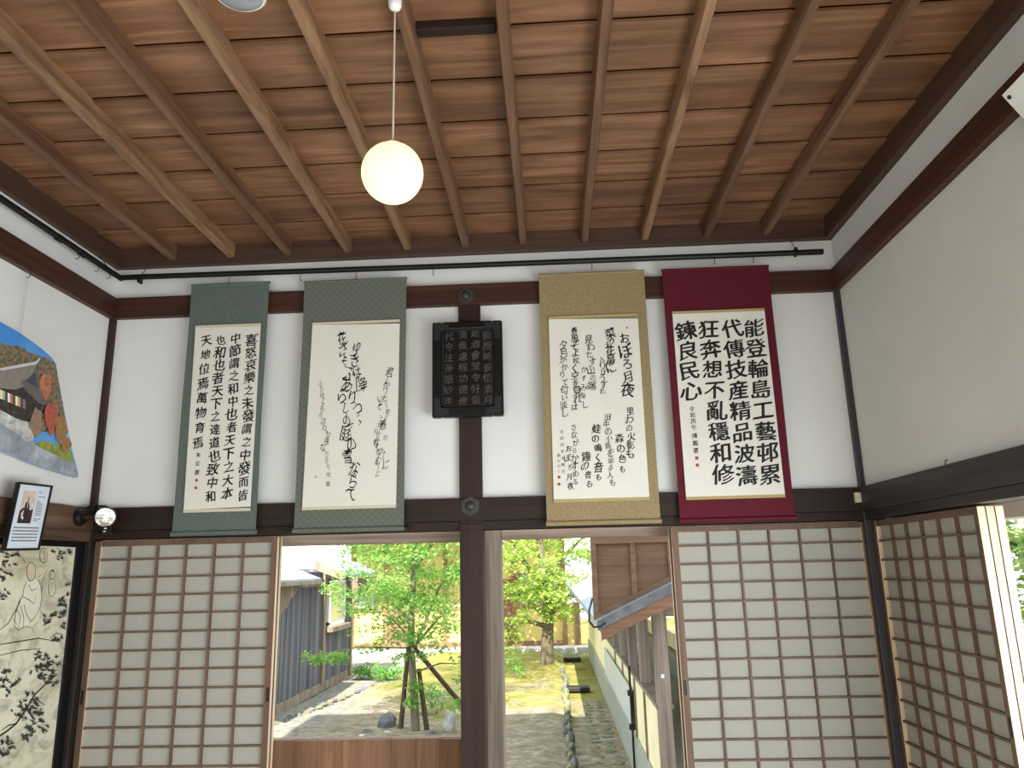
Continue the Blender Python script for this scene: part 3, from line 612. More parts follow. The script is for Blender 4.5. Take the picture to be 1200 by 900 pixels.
# sensor on the right corner post, screw hook, white board high on the right
sn = thing('door_sensor', (3.77, -.04, 1.878), 'small cream plastic sensor box on the right corner of the lower beam', 'sensor')
build('body', MB().box(3.755, 3.784, -.056, -N, 1.880, 1.928), M['cream'], sn, bevel=.004)
build('label_groove', MB().box(3.759, 3.780, -.0568, -.0555, 1.902, 1.9035), M['lacquer_worn'], sn)
q = at_x(1112, 546, W-.02); h_ = build('screw_hook', MB().tube([(W,q.y,q.z+.002),(W-.022,q.y,q.z+.002),(W-.032,q.y,q.z+.006),(W-.03,q.y,q.z+.02),(W-.022,q.y,q.z+.024)], .002, 8).lathe([(.006,0),(.004,.002)], (W-.0005,q.y,q.z+.002), (-1,0,0), 10), M['black'], smooth=True)
tag(h_, 'small black screw hook just above the lower beam on the right wall', 'hook')
wb = thing('wall_board', (3.74, -1.9, 2.73), 'white framed board with beige strips high on the right wall, cut by the photo edge', 'board')
A0 = Vector((3.69, -1.70, 2.945)); Dn = Vector((.105, 0, -.178)); Al = Vector((0, -.5, 0)); Nn = Al.cross(Dn).normalized(); Nn = Nn if Nn.x < 0 else -Nn
def bp(u, v_, e=0): return A0+Al*u+Dn*v_+Nn*e
build('panel', MB().prism([bp(0,0), bp(1,0), bp(1,1), bp(0,1)], Nn*-.012), M['white'], wb, bevel=.001)
st = plain('beige_strip', srgb(206,192,140), .5, 0, .04)
for v0 in (.26, .52, .76): build('strip', MB().prism([bp(.1,v0,.001), bp(.9,v0,.001), bp(.9,v0+.15,.001), bp(.1,v0+.15,.001)], Nn*-.001), st, wb)
build('screw', MB().lathe([(.007,0),(.006,.003),(.001,.004)], bp(.035,.1,.001), Nn, 12), M['lacquer_worn'], wb)
build('bracket', MB().tube([bp(.25,.1,-.012), Vector((3.786,-1.83,2.99))], .004, 8).tube([bp(.75,.1,-.012), Vector((3.786,-2.07,2.99))], .004, 8), M['steel'], wb)

# ---------------------------------------------------------------- pendant lamp and ceiling detector
lp = thing('pendant_lamp', (1.903, -1.85, 2.61), 'lit round globe lamp hanging on a thin cord from the ceiling', 'lamp')
m = bpy.data.materials.new('lit_globe'); m.use_nodes = True; nt = m.node_tree; p = nt.nodes['Principled BSDF']
nt.nodes.clear(); out = nt.nodes.new('ShaderNodeOutputMaterial'); mx = nt.nodes.new('ShaderNodeMixShader'); d = nt.nodes.new('ShaderNodeBsdfDiffuse'); t_ = nt.nodes.new('ShaderNodeBsdfTranslucent'); ad = nt.nodes.new('ShaderNodeAddShader'); em = nt.nodes.new('ShaderNodeEmission')
cc = ramp(nt, noise(nt, coords(nt, (1,1,1)), 3), [(0, (1,.90,.66,1)), (1, (1,.92,.7,1))])
nt.links.new(cc, d.inputs[0]); nt.links.new(cc, t_.inputs[0]); mx.inputs[0].default_value = .6; em.inputs[0].default_value = (1,.78,.36,1); em.inputs[1].default_value = .34
nt.links.new(d.outputs[0], mx.inputs[1]); nt.links.new(t_.outputs[0], mx.inputs[2]); nt.links.new(mx.outputs[0], ad.inputs[0]); nt.links.new(em.outputs[0], ad.inputs[1]); nt.links.new(ad.outputs[0], out.inputs[0])
mb_ = bpy.data.materials.new('lit_bulb'); mb_.use_nodes = True; q_ = mb_.node_tree.nodes['Principled BSDF']; q_.inputs['Emission Color'].default_value = (1,.82,.5,1); q_.inputs['Emission Strength'].default_value = 6.5
build('bulb', MB().lathe([(.001,.05),(.014,.05),(.016,.02),(.028,-.005),(.030,-.022),(.022,-.042),(.001,-.05)], (1.903,-1.85,2.697), (0,0,1), 20), mb_, lp, smooth=True)
R = .0863; gp = [(R*math.sin(a), -R*math.cos(a)) for a in [math.pi*i/24 for i in range(25)]]
build('globe', MB().lathe(gp, (1.903,-1.85,2.7007), (0,0,1), 36), m, lp, smooth=True)
build('globe_cap', MB().lathe([(.022,.083),(.022,.09),(.012,.097),(.004,.105)], (1.903,-1.85,2.7007), (0,0,1), 20), M['white'], lp, smooth=True)
build('bottom_nub', MB().lathe([(.001,-.0925),(.004,-.091),(.005,-.087)], (1.903,-1.85,2.7007), (0,0,1), 12), M['cream'], lp, smooth=True)
build('cord', MB().tube([(1.903,-1.85,2.79),(1.903,-1.85,3.238)], .0028, 8), M['cord'], lp, smooth=True)
build('ceiling_rose', MB().lathe([(.0195,.032),(.0195,.012),(.017,.004),(.010,-.003),(.004,-.006)], (1.903,-1.85,3.238), (0,0,1), 20), M['white'], lp, smooth=True)
sd = thing('smoke_detector', (1.437, -1.868, 3.28), 'round white ceiling detector with a grey face at the top edge of the photo', 'detector')
c0 = (1.437, -1.872, 3.336)
build('base', MB().lathe([(.075,0),(.078,-.012),(.078,-.03),(.072,-.036)], c0, (0,0,1), 32), M['white'], sd, smooth=True)
build('sensing_face', MB().lathe([(.071,-.034),(.06,-.044),(.03,-.052),(.001,-.053)], c0, (0,0,1), 32), plain('detector_grey', srgb(150,152,156), .4), sd, smooth=True)

# ---------------------------------------------------------------- garden
GZ = -.5
m, nt, p = base_mat('garden_ground', .95, 0, .1); v = coords(nt, (1,1,1), False)
moss = ramp(nt, noise(nt, v, 2.6, 9, .2, .75), [(.3, srgb(92,98,46)), (.5, srgb(130,126,66)), (.7, srgb(162,144,102))])
soil = ramp(nt, noise(nt, v, 5, 10, .2, .8), [(.32, srgb(96,84,70)), (.5, srgb(134,122,104)), (.68, srgb(176,168,152))])
rust = mix(nt, ramp(nt, noise(nt, v, 1.1, 3), [(.6, (0,0,0,1)), (.7, (1,1,1,1))]), soil, srgb(136,84,62))
tc = nt.nodes.new('ShaderNodeTexCoord'); sx = nt.nodes.new('ShaderNodeSeparateXYZ'); nt.links.new(tc.outputs['Object'], sx.inputs[0])
far = mth('ADD', mth('MULTIPLY', mth('SUBTRACT', sx.outputs['Y'], 8.0), .30), mth('MULTIPLY', mth('SUBTRACT', noise(nt, v, 1.1, 6), .5), 4.2))
cl = nt.nodes.new('ShaderNodeClamp'); nt.links.new(far, cl.inputs[0])
left = mth('ADD', mth('MULTIPLY', mth('SUBTRACT', sx.outputs['X'], -1.25), 1.6), mth('MULTIPLY', mth('SUBTRACT', noise(nt, v, 1.2, 4), .5), 2.0))
cl2 = nt.nodes.new('ShaderNodeClamp'); nt.links.new(left, cl2.inputs[0])
gravel = ramp(nt, noise(nt, v, 9, 6, .2, .8), [(.32, srgb(92,90,82)), (.5, srgb(134,131,120)), (.68, srgb(172,169,160))])
c = mix(nt, cl.outputs[0], rust, moss); c = mix(nt, cl2.outputs[0], gravel, c)
nt.links.new(c, p.inputs['Base Color']); bump(nt, p, noise(nt, v, 30, 8, 0, .75), .5, .02); M['ground'] = m
gm = MB(); nx, ny = 64, 72; r1 = random.Random(2); vs = []
for j in range(ny+1):
    y = .3+29.7*(j/ny)**1.6
    for i in range(nx+1):
        x = -9+18*i/nx; z = GZ+.05*math.sin(x*1.3+y*.7)*math.cos(y*.5-x*.4)
        if 2.42 < x < 3.4: z = GZ-.1
        elif x >= 3.4: z = GZ-.05
        vs.append((x, y, z))
gm.add(vs, [(j*(nx+1)+i, j*(nx+1)+i+1, (j+1)*(nx+1)+i+1, (j+1)*(nx+1)+i) for j in range(ny) for i in range(nx)])
struct('ground', gm, M['ground'], smooth=True)
struct('ground_side', MB().box(4.0, 30, -12, .3, -.62, -.52).box(-12, -.3, -12, .3, -.62, -.52), M['ground'])
# stones
M['stone'] = plain('garden_stone', srgb(104,103,104), .9, 0, .3, 14, .5, .2)
M['stone_pale'] = plain('pale_stone', srgb(176,176,172), .9, 0, .25, 14, .5, .2)
M['stone_moss'] = plain('mossy_stone', srgb(122,122,96), .95, 0, .35, 18, .5, .1)
M['stone_green'] = plain('gutter_stone', srgb(116,116,98), .95, 0, .35, 12, .5, .1)
M['stone_dark'] = plain('dark_stone', srgb(24,25,26), .6, 0, .2, 14, .2)
def rock(c, sx_, sy_, sz_, seed, mb=None):
    rr = random.Random(seed); mb = mb or MB(); b = bmesh.new(); bmesh.ops.create_icosphere(b, subdivisions=2, radius=1)
    ph_ = [rr.uniform(0, 6) for _ in range(6)]; o = len(mb.v)
    vs = []
    for q in b.verts:
        n = q.co; k_ = 1+.18*math.sin(3*n.x+ph_[0])+.16*math.sin(4*n.y+ph_[1])+.14*math.sin(3.5*n.z+ph_[2])+rr.uniform(-.06,.06)
        vs.append((c[0]+n.x*k_*sx_, c[1]+n.y*k_*sy_, c[2]+max(n.z*k_, -.5)*sz_))
    mb.add(vs, [[q.index for q in f.verts] for f in b.faces]); b.free(); return mb
tag(build('garden_rock', rock((-.06, 7.4, GZ+.04), .17, .15, .14, 1), M['stone']), 'grey rounded rock left of the young maple trunk', 'rock')
tag(build('garden_rock', rock((.84, 7.2, GZ+.06), .08, .07, .2, 2), M['stone_pale']), 'pale upright weathered rock right of the young maple trunk', 'rock')
for i, (px, py, s) in enumerate(((432,862,.1),(455,862,.06),(508,862,.07),(424,866,.06))):
    q = at_z(px, py, GZ); tag(build('pebble', rock((q.x, q.y, GZ+.02), s, s*.8, s*.6, 10+i), M['stone_pale'] if i % 2 else M['stone']), 'small loose stone on the bare earth beside the maple rock', 'stone', 'small stones by the maple rock')
es = random.Random(4); yy = 5.0; i = 0
while yy < 13.5:
    L = es.uniform(.16, .3); tag(build('edging_stone', rock((2.45+es.uniform(-.03,.03), yy+L/2, GZ-.04), .05, L*.40, .075, 30+i), M['stone_moss'] if es.random() < .6 else M['stone']), 'rough stone in the row edging the left side of the gutter', 'stone', 'edging stones along the gutter'); yy += L+.02; i += 1
yy = 4.2
while yy < 10:
    for xx in (2.78, 2.98):
        L = es.uniform(.12, .24); tag(build('gutter_stone', rock((xx+es.uniform(-.03,.02), yy+es.uniform(0,.03), GZ-.105), es.uniform(.06,.085), L*.42, .022, 90+i), M['stone_green'] if 'stone_green' in M else M['stone']), 'flat mossy stone laid in the gutter bed beside the corridor base', 'stone', 'flat stones in the gutter bed'); i += 1
    yy += .27
for k_ in range(20):
    t_ = k_/19; L = es.uniform(.055, .075)
    tag(build('path_stone', rock((-1.8+.62*t_+es.uniform(-.03,.03), 7.4+4.2*t_, GZ-.0), L*.9, L, .04, 200+k_), M['stone_moss'] if es.random() < .5 else M['stone']), 'low rough stone in the row edging the gravel beside the dark shed', 'stone', 'stones edging the gravel by the shed')
for px, py, lb in ((678, 801, 'dark stone slab bridging the gutter, nearer of the two'), (671, 767, 'dark stone slab bridging the gutter, farther one near the yellow wall')):
    q = at_z(px, py+2, GZ+.04); tag(build('bridge_slab', MB().box(q.x-.22, q.x+.2, q.y, q.y+.3, GZ-.07, GZ+.0), M['stone_dark'], bevel=.01), lb, 'stone slab')
tag(build('stone_kerb', MB().box(-3.2, 3.3, 16.9, 17.5, GZ-.1, GZ+.08), M['stone_pale'], bevel=.01), 'long pale stone kerb at the foot of the yellow building', 'kerb')

# leaves
def leafmat(name, c1, c2, tr=.45):
    m = bpy.data.materials.new(name); m.use_nodes = True; nt = m.node_tree; nt.nodes.clear()
    out = nt.nodes.new('ShaderNodeOutputMaterial'); mx = nt.nodes.new('ShaderNodeMixShader'); d = nt.nodes.new('ShaderNodeBsdfDiffuse'); t = nt.nodes.new('ShaderNodeBsdfTranslucent')
    cc = ramp(nt, noise(nt, coords(nt, (1,1,1)), 9, 3), [(.3, c1), (.7, c2)])
    nt.links.new(cc, d.inputs[0]); nt.links.new(cc, t.inputs[0]); mx.inputs[0].default_value = tr
    nt.links.new(d.outputs[0], mx.inputs[1]); nt.links.new(t.outputs[0], mx.inputs[2]); nt.links.new(mx.outputs[0], out.inputs[0]); return m
M['maple'] = leafmat('maple_leaf', srgb(112,160,74), srgb(160,198,108)); M['maple2'] = leafmat('far_maple_leaf', srgb(126,166,60), srgb(196,212,120))
M['bush'] = leafmat('shrub_leaf', srgb(84,140,60), srgb(140,186,100)); M['bg'] = leafmat('forest_leaf', srgb(100,130,70), srgb(176,196,130))
M['bark'] = wood('bark', srgb(84,72,60), srgb(136,122,104), 'Z', .9, 30, 3, .4, srgb(120,128,96)); M['stake'] = wood('stake_wood', srgb(70,58,46), srgb(104,88,70), 'Z', .85, 30, 2, .2)
def leaf(mb, c, s, rr, tilt=.75):
    a = rr.random()*6.283; d = Vector((math.cos(a), math.sin(a), rr.gauss(-.15, tilt*.5))).normalized()
    sd = d.cross(Vector((rr.gauss(0, tilt), rr.gauss(0, tilt), 1)).normalized()).normalized(); L = s*rr.uniform(.7, 1.3)
    if s > .045:
        mb.add([c, c+d*L*.35+sd*L*.18, c+d*L*.3+sd*L*.52, c+d*L*.62+sd*L*.2, c+d*L, c+d*L*.62-sd*L*.2, c+d*L*.3-sd*L*.52, c+d*L*.35-sd*L*.18], [(0,1,2,3,4,5,6,7)])
    else: mb.add([c, c+d*L*.5+sd*L*.35, c+d*L, c+d*L*.5-sd*L*.35], [(0,1,2,3)])
def foliage(pads, n, s, rr, tilt=.75):
    mb = MB()
    for (x, y, z, rx, ry, rz) in pads:
        for _ in range(n):
            a = rr.random()*6.283; q = math.sqrt(rr.random())
            leaf(mb, Vector((x+rx*q*math.cos(a), y+ry*q*math.sin(a), z+rr.gauss(0, rz)-.12*rx*q*q)), s, rr, tilt)
    return mb
# young maple in front, staked
r2 = random.Random(21)
mt = thing('maple_tree', (.4, 7.1, GZ), 'young staked green maple in the garden, seen left of the centre post', 'tree')
build('trunk', MB().tube([(.41,7.1,GZ-.05),(.38,7.1,.0),(.34,7.1,.5),(.33,7.12,1.0),(.36,7.1,1.6),(.42,7.1,2.4),(.5,7.15,3.6),(.6,7.2,5.6)], [.062,.055,.05,.042,.034,.03,.024,.008], 10), M['bark'], mt, smooth=True)
tips = []
for b0, b1, r_ in (((.34,7.1,.55),(1.2,6.9,1.35),.022), ((.34,7.1,.45),(.95,7.4,1.9),.024), ((.33,7.12,.95),(-.5,7.1,1.5),.02), ((.35,7.1,.25),(1.1,7.2,.35),.014), ((.33,7.12,.7),(-.15,6.9,1.1),.016), ((.35,7.1,1.4),(-.4,7.4,2.1),.016), ((.36,7.1,1.6),(1.0,7.0,2.3),.016), ((.34,7.1,.58),(-1.05,6.8,.52),.012)):
    b0, b1 = Vector(b0), Vector(b1); md = (b0+b1)/2+Vector((0,0,.07)); build('branch', MB().tube([b0, md, b1], [r_, r_*.7, r_*.3], 7), M['bark'], mt, smooth=True); tips.append((b0, md, b1))
pads = []
for _ in range(125):
    a = r2.random()*6.283; z = r2.uniform(.75, 3.0); rad = (.95 if z > 1.1 else .7)*math.sqrt(r2.random())
    pads.append((.42+rad*math.cos(a), 7.1+rad*math.sin(a)*.8, z, r2.uniform(.2,.42), r2.uniform(.2,.4), .05))
for x, z, r_ in ((-.55,1.3,.25),(-.75,1.42,.2),(-.45,1.6,.3),(-.1,1.15,.3),(.1,.72,.3),(.35,.5,.25),(-.15,.62,.22),(1.1,.2,.2),(.95,-.12,.2),(1.15,.45,.3),(.7,.6,.3),(-1.0,.5,.14),(-.8,.49,.16),(-.6,.5,.12),(.36,-.1,.1),(.42,.1,.1)): pads.append((x, 7.0, z, r_, r_*.9, .035))
for _ in range(95):   # unseen upper crown above the eaves, added to shade the moss
    a = r2.random()*6.283; z = r2.uniform(3.0, 6.2); rad = (1.9-.25*abs(z-4.4))*math.sqrt(r2.random())
    pads.append((.7+rad*math.cos(a), 7.2+rad*math.sin(a)*.9, z, r2.uniform(.3,.5), r2.uniform(.3,.5), .06))
build('foliage', foliage(pads, 125, .052, r2), M['maple'], mt, normals=False)
for p0, p1, lb in (((.17,7.25,GZ-.03),(.31,7.05,.6),'thin wooden stake leaning on the young maple from the left'),((1.12,8.0,GZ-.03),(.33,7.05,.66),'long wooden stake propping the young maple from the right'),((.55,7.2,GZ-.03),(.43,7.18,.3),'short wooden stake close against the right side of the young maple trunk')):
    tag(build('tree_stake', MB().tube([p0, p1], [.036,.03], 10), M['stake'], smooth=True), lb, 'stake')
# far maple
r3 = random.Random(5)
ft = thing('maple_tree', (2.1, 14.3, GZ), 'spreading sunlit maple before the yellow building, right of the centre post', 'tree')
build('trunk', MB().tube([(2.1,14.3,GZ-.05),(2.12,14.3,0),(2.18,14.3,.6),(2.1,14.3,1.3),(2.0,14.3,2.4),(1.9,14.3,3.6)], [.17,.145,.12,.1,.07,.03], 10), M['bark'], ft, smooth=True)
for b0, b1 in (((2.15,14.3,.5),(3.3,14.1,1.3)), ((2.15,14.3,.5),(1.0,14.1,1.2)), ((2.1,14.3,1.2),(3.2,14.4,2.4)), ((2.1,14.3,1.2),(.7,14.5,2.6)), ((2.14,14.3,.3),(1.2,13.9,.35))):
    b0, b1 = Vector(b0), Vector(b1); build('branch', MB().tube([b0, (b0+b1)/2+Vector((0,0,.12)), b1], [.06,.045,.015], 7), M['bark'], ft, smooth=True)
pads = []
for _ in range(105):
    a = r3.random()*6.283; z = r3.uniform(.95, 4.2); rad = (1.6 if z > 1.5 else 1.2)*math.sqrt(r3.random())
    pads.append((1.95+rad*math.cos(a), 14.2+rad*math.sin(a)*.55, z, r3.uniform(.3,.6), r3.uniform(.3,.6), .07))
for x, z in ((2.4,.55),(2.7,.7),(1.8,.7),(1.3,.2),(1.2,-.1),(1.5,.5),(2.2,.8)): pads.append((x, 13.9, z, .35, .35, .06))
build('foliage', foliage(pads, 110, .1, r3), M['maple2'], ft, normals=False)
# trees behind
def bgtree(x, y, h, r_, seed, label, nm='tree'):
    rr = random.Random(seed); t = thing('background_tree', (x, y, GZ), label, nm)
    build('trunk', MB().tube([(x,y,GZ-.05),(x+.1,y,h*.4),(x,y,h*.8)], [.2,.14,.05], 8), M['bark'], t, smooth=True)
    pads = []
    for _ in range(70):
        a = rr.random()*6.283; z = GZ+h*rr.uniform(.25, 1.0); q = r_*math.sqrt(rr.random())*(1.15-(z-GZ)/h*.5)
        pads.append((x+q*math.cos(a), y+q*math.sin(a), z, r_*.35, r_*.35, .12))
    build('foliage', foliage(pads, 90, .17, rr), M['bg'], t, normals=False)
bgtree(5.1, 24.5, 7, 1.7, 61, 'pale leafy tree beyond the corridor roof, right of the sunlit maple')
bgtree(.6, 26.5, 8.5, 1.9, 62, 'distant leafy tree far behind the sunlit maple')
bgtree(8.0, 3.4, 4.6, 1.5, 63, 'bright green leafy tree outside the right wall opening')
# shrubs
def shrub(px, py, s, n, seed, label, mat='bush', ls=.05):
    rr = random.Random(seed); q = at_z(px, py, GZ); t = thing('low_shrub', (q.x, q.y, GZ), label, 'shrub')
    build('stems', MB().tube([(q.x,q.y,GZ-.02),(q.x+.02,q.y,GZ+s*.7)], [.012,.005], 6).tube([(q.x,q.y,GZ),(q.x-s*.4,q.y,GZ+s*.6)], [.01,.004], 6), M['bark'], t)
    pads = [(q.x+rr.gauss(0,s*.45), q.y+rr.gauss(0,s*.4), GZ+s*rr.uniform(.25,.9), s*.4, s*.4, .04) for _ in range(n)]
    build('foliage', foliage(pads, 60, ls, rr), M[mat], t, normals=False)
shrub(450, 800, .35, 14, 71, 'spreading green plant on the moss right of the dark shed corner')
shrub(425, 797, .3, 10, 72, 'small green plant at the foot of the dark shed corner')
shrub(512, 836, .42, 9, 73, 'light green shrub at the right foot of the young maple')
shrub(602, 792, .35, 8, 74, 'low green plant left of the sunlit maple trunk')

# ---------------------------------------------------------------- dark shed on the left
M['shed'] = wood('shed_boards', srgb(66,66,78), srgb(104,102,112), 'Z', .85, 22, .5, .25, srgb(124,120,120), .2)
M['copper'] = plain('sheet_roof', srgb(128,140,150), .6, .1, .15, 5)
M['grey_wood'] = wood('grey_timber', srgb(110,96,84), srgb(160,144,126), 'Z', .85, 26, 1.2, .25, None, .2)
sh = thing('garden_shed', (-3, 10, GZ), 'dark weathered board shed with slate blue roof at the left of the garden', 'shed')
sb = MB(); yk = 6.4; rr = random.Random(9)
while yk < 12.9: sb.box(-2.12, -2.05+rr.uniform(-.006,.006), yk, yk+.205, GZ+.12, 1.62); yk += .212
build('board_wall', sb, M['shed'], sh)
build('end_wall', MB().box(-5, -2.1, 12.8, 12.9, GZ, 1.7).box(-5,-2.1,6.4,6.5,GZ,1.7), M['shed'], sh)
build('sill_beam', MB().box(-2.14, -2.03, 6.4, 13.0, GZ-.02, GZ+.13), M['grey_wood'], sh)
build('corner_post', MB().box(-2.13, -1.99, 12.86, 13.0, GZ, 1.75), M['grey_wood'], sh)
build('middle_post', MB().box(-2.13, -2.0, 10.9, 11.02, GZ+.1, 1.62), M['grey_wood'], sh)
build('lintel', MB().box(-2.13, -2.02, 6.4, 11.0, 1.36, 1.48).box(-2.13,-2.02,11,13,1.5,1.64), M['grey_wood'], sh)
build('scalloped_board', MB().prism([(-2.03,8.2,1.5),(-2.03,9.7,1.5),(-2.03,9.55,1.40),(-2.03,9.35,1.36),(-2.03,9.2,1.26),(-2.03,8.98,1.2),(-2.03,8.85,1.08),(-2.03,8.62,1.02),(-2.03,8.45,.9),(-2.03,8.2,.86)], (.03,0,0)), M['grey_wood'], sh)
build('low_roof', MB().prism([(-1.72,5.8,1.47),(-1.72,5.8,1.51),(-2.36,5.8,1.76),(-2.36,5.8,1.72)], (0,3.9,0)), M['copper'], sh)
build('low_roof_edge', MB().box(-1.76,-1.70,5.8,9.7,1.42,1.48), M['grey_wood'], sh)
build('high_roof', MB().prism([(-1.4,9.85,1.52),(-1.4,9.85,1.57),(-1.88,9.85,1.82),(-1.88,9.85,1.76)], (0,2.9,0)), M['copper'], sh)
build('high_roof_verge', MB().prism([(-1.38,9.8,1.47),(-1.38,9.8,1.58),(-1.89,9.8,1.83),(-1.89,9.8,1.67)], (0,.05,0)), M['grey_wood'], sh)
wf = build('window_frame', MB().box(-2.06,-1.98,11.2,11.27,.62,1.42).box(-2.06,-1.98,12.25,12.32,.62,1.42).box(-2.06,-1.98,11.2,12.32,.6,.68).box(-2.06,-1.98,11.2,12.32,1.38,1.44), M['white'], sh, bevel=.004)
build('window_pane', MB().box(-2.04,-2.03,11.27,12.25,.68,1.38), plain('window_blind', srgb(210,208,160), .3, 0, .05), sh)
build('window_sill', MB().box(-2.06,-1.88,11.1,12.42,.5,.6), M['grey_wood'], sh, bevel=.01)
build('corner_bracket', MB().prism([(-2.0,12.86,1.5),(-1.3,12.86,1.5),(-1.55,12.86,1.36),(-1.75,12.86,1.12),(-1.9,12.86,1.04),(-2.0,12.86,.85)], (0,.05,0)), M['grey_wood'], sh)

# ---------------------------------------------------------------- yellow building at the back
M['brown_b'] = wood('brown_corner', srgb(116,90,70), srgb(160,126,100), 'Z', .8, 20, 1.2, .2)
M['yellow'] = plain('yellow_plaster', srgb(212,188,118), .9, 0, .06, 2, .05, .1)
M['tile'] = plain('grey_roof_tile', srgb(150,158,166), .6, 0, .15, 8, .2)
M['brown_t'] = wood('brown_timber', srgb(116,84,62), srgb(160,122,92), 'Z', .8, 20, 1.2, .2)
yb = thing('yellow_building', (-.4, 20, GZ), 'yellow plastered building with lattice windows across the back of the garden', 'building')
build('plaster_wall', MB().box(-3.35, 2.62, 18, 18.15, GZ, 3.4).box(-3.35,-3.2,18.1,22,GZ,3.4).box(2.5,2.62,18.1,22,GZ,3.4), M['yellow'], yb)
build('low_wing', MB().box(2.62, 3.0, 17.98, 18.2, GZ, .62), M['yellow'], yb); build('low_wing_post', MB().box(2.84, 3.0, 17.92, 17.98, GZ, .66), M['brown_b'], yb)
build('base_board', MB().box(-3.36, 2.63, 17.96, 18.0, GZ-.02, -.33), M['brown_t'], yb)
build('sill_rail', MB().box(-3.36, 2.63, 17.95, 18.0, .52, .6), M['brown_t'], yb)
for x in (-3.3, -2.36, -1.6, -.7, .4, 1.2, 2.58): build('post', MB().box(x-.06, x+.06, 17.94, 18.0, GZ, 3.3), M['brown_t'], yb)
M['lattice'] = plain('pale_lattice_back', srgb(176,180,182), .6, 0, .05)
for x0, x1, z0, z1 in ((-3.2,-2.62,.6,.98),(1.35,2.45,.64,1.45)):
    wf = build('lattice_window', MB().box(x0-.05,x1+.05,17.95,17.995,z0-.05,z0).box(x0-.05,x1+.05,17.95,17.995,z1,z1+.05).box(x0-.05,x0,17.95,17.995,z0,z1).box(x1,x1+.05,17.95,17.995,z0,z1), M['brown_t'], yb)
    build('window_back', MB().box(x0,x1,17.985,17.995,z0,z1), M['lattice'], wf)
    lt = MB(); n = int((x1-x0)/.11)
    for i in range(n): xx = x0+(i+.5)*(x1-x0)/n; lt.box(xx-.022, xx+.022, 17.955, 17.98, z0, z1)
    build('lattice_bars', lt, M['grey_wood'], wf)
for q_ in ((-2.3,-1.66,.52),(.46,1.14,1.3)): build('plank_door', MB().box(q_[0],q_[1],17.97,18,GZ+.15,q_[2]), M['brown_t'], yb)
build('roof', MB().prism([(-3.4,15.9,2.55),(-3.4,15.9,2.65),(-3.4,20,4.4),(-3.4,22.2,3.4),(-3.4,22.2,3.3),(-3.4,20,4.25)], (6.1,0,0)), M['tile'], yb)  # unseen front eave, lengthened to put the wall in shade

# ---------------------------------------------------------------- covered corridor on the right
M['conc'] = plain('corridor_concrete', srgb(150,152,140), .9, 0, .15, 5, .2, .2)
M['floor_conc'] = plain('walkway_concrete', srgb(176,178,170), .85, 0, .12, 4, .1, .2)
M['pale_yellow'] = plain('pale_yellow_plaster', srgb(222,212,172), .9, 0, .08, 3, .1, .1)
M['gable'] = wood('gable_boards', srgb(92,68,52), srgb(134,103,82), 'X', .8, 14, 1.0, .15)
M['fascia'] = wood('fascia_wood', srgb(120,88,68), srgb(152,116,94), 'X', .8, 26, 1.2, .15)
CX = 3.15
co = thing('covered_corridor', (3.7, 8, GZ), 'roofed garden corridor with timber posts and pale yellow half walls at the right', 'corridor')
build('concrete_base', MB().box(CX-.03, CX+.14, 3.06, 16.5, GZ-.14, -.16), M['conc'], co, bevel=.01)
build('half_wall', MB().box(CX, CX+.11, 3.1, 16.5, -.16, .44), M['pale_yellow'], co)
build('wall_cap', MB().box(CX-.015, CX+.13, 3.1, 16.5, .44, .475), M['grey_wood'], co)
build('walkway_floor', MB().box(CX+.14, 4.25, 2.4, 16.5, GZ-.05, -.17), M['floor_conc'], co)
build('far_wall_base', MB().box(4.22, 4.4, 2.6, 16.5, GZ-.05, .22), M['conc'], co)
build('far_wall', MB().box(4.25, 4.36, 2.6, 8.2, .22, 1.02).box(4.25, 4.36, 8.2, 16.5, .22, .5), M['pale_yellow'], co)
build('far_wall_rail', MB().box(4.215, 4.25, 2.6, 16.5, .2, .25), M['grey_wood'], co)
for y in (3.4,4.3,5.2,6.1,7,7.9): build('far_wall_batten', MB().box(4.235, 4.25, y, y+.05, .22, 1.02), M['grey_wood'], co)
for i, y in enumerate((3.06, 4.32, 5.5, 6.7, 7.9, 9.1, 10.4, 11.8, 13.2)):
    w_ = .115 if i == 0 else .1
    build('post', MB().box(CX-.005, CX-.005+w_, y, y+w_, -.45 if i == 0 else .47, 1.3), M['weather'], co, bevel=.006)
build('post_label', MB().box(CX+.035, CX+.06, 3.055, 3.0605, .69, .72), M['white'], co)
for y in (4.05, 4.98, 6.4, 7.6): build('wall_batten', MB().box(CX-.02, CX, y, y+.03, -.15, .44), M['grey_wood'], co)
build('eave_beam', MB().box(CX-.0, CX+.12, 2.95, 14, 1.26, 1.36), M['grey_wood'], co)
build('cross_beam', MB().box(CX, 4.4, 3.1, 3.2, 1.18, 1.3), M['weather_x'], co)
M['flash'] = plain('weathered_flashing', srgb(104,108,112), .6, .2, .3, 12)
ev, rdg = (2.66, 1.12), (3.72, 1.60)
build('roof', MB().prism([(ev[0],2.82,ev[1]),(ev[0],2.82,ev[1]+.05),(rdg[0],2.82,rdg[1]+.05),(4.5,2.82,ev[1]+.17),(4.5,2.82,ev[1]+.12),(rdg[0],2.82,rdg[1])], (0,11,0)), M['copper'], co)
build('verge_flashing', MB().prism([(ev[0],2.78,ev[1]-.02),(ev[0],2.78,ev[1]+.055),(rdg[0],2.78,rdg[1]+.055),(rdg[0],2.78,rdg[1]-.02)], (0,.03,0)), M['flash'], co)
build('verge_board', MB().prism([(ev[0]+.03,2.79,ev[1]-.10),(ev[0]+.03,2.79,ev[1]-.0),(rdg[0],2.79,rdg[1]-.02),(rdg[0],2.79,rdg[1]-.125)], (0,.04,0)), M['fascia'], co)
gb = MB()
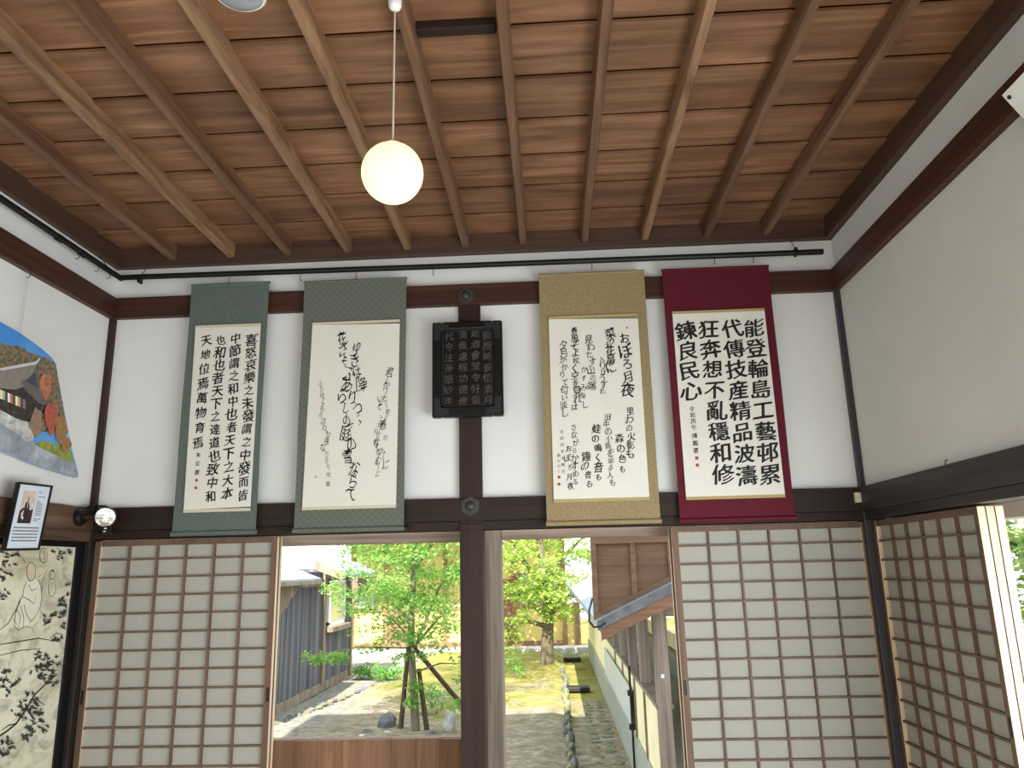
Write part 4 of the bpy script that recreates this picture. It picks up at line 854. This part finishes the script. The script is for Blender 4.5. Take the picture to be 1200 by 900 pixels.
gx0, gx1 = 2.642, 4.2
def zl(x): return ev[1]+.075+(x-ev[0])*(rdg[1]-ev[1])/(rdg[0]-ev[0])
z = 1.19
while z < 2.6:
    z2 = z+.148; xa = max(gx0, ev[0]+(z-.075-ev[1])/((rdg[1]-ev[1])/(rdg[0]-ev[0])))
    pts = [(gx0, 3.0, max(z, zl(gx0)))]; xs = [gx0+(gx1-gx0)*i/12 for i in range(13)]
    low = [(x, 3.0, min(max(z, zl(x)), z2)) for x in xs]; top = [(x, 3.0, z2) for x in reversed(xs)]
    ok = [q for q in low if q[2] < z2-.001]
    if len(ok) > 1: gb.prism(ok+[(ok[-1][0], 3.0, z2), (ok[0][0], 3.0, z2)], (0, .02, 0))
    z += .147
gw = build('gable_boards', gb, M['gable'], co)
for x in (2.665, 3.0, 3.32): build('batten', MB().box(x-.022, x+.022, 2.975, 3.0, zl(x)+.01, 2.6), M['gable'], gw)
build('bottom_batten', MB().prism([(gx0,2.97,zl(gx0)-.02),(gx0,2.97,zl(gx0)+.03),(gx1,2.97,zl(gx1)+.03),(gx1,2.97,zl(gx1)-.02)], (0,.03,0)), M['gable'], gw)
build('top_batten', MB().box(gx0, gx1, 2.97, 3.0, 1.80, 1.85), M['gable'], gw)
sg = thing('notice_board', (3.1, 7, -.1), 'long grey metal sheet fixed low on the outside of the corridor half wall', 'panel')
build('sheet', MB().box(3.105, 3.12, 5.15, 9.6, -.1, .30), plain('grey_sheet', srgb(190,196,200), .4, .2, .08, 4), sg)
build('pole', MB().tube([(3.1,5.06,-.48),(3.1,5.06,.55)], .012, 8), M['black'], sg)
for z in (.27, -.07): build('clamp', MB().box(3.07, 3.135, 5.03, 5.12, z-.025, z+.025), M['black'], sg)
tag(build('hanging_cable', MB().tube([at_y(694,702,2.9),at_y(690.5,715,2.75),at_y(690.5,728,2.72),at_y(696,735,2.72),at_y(704,734,2.72),at_y(709,730,2.76)], .009, 8), M['black'], smooth=True), 'black cable looped under the corner of the corridor eave', 'cable')
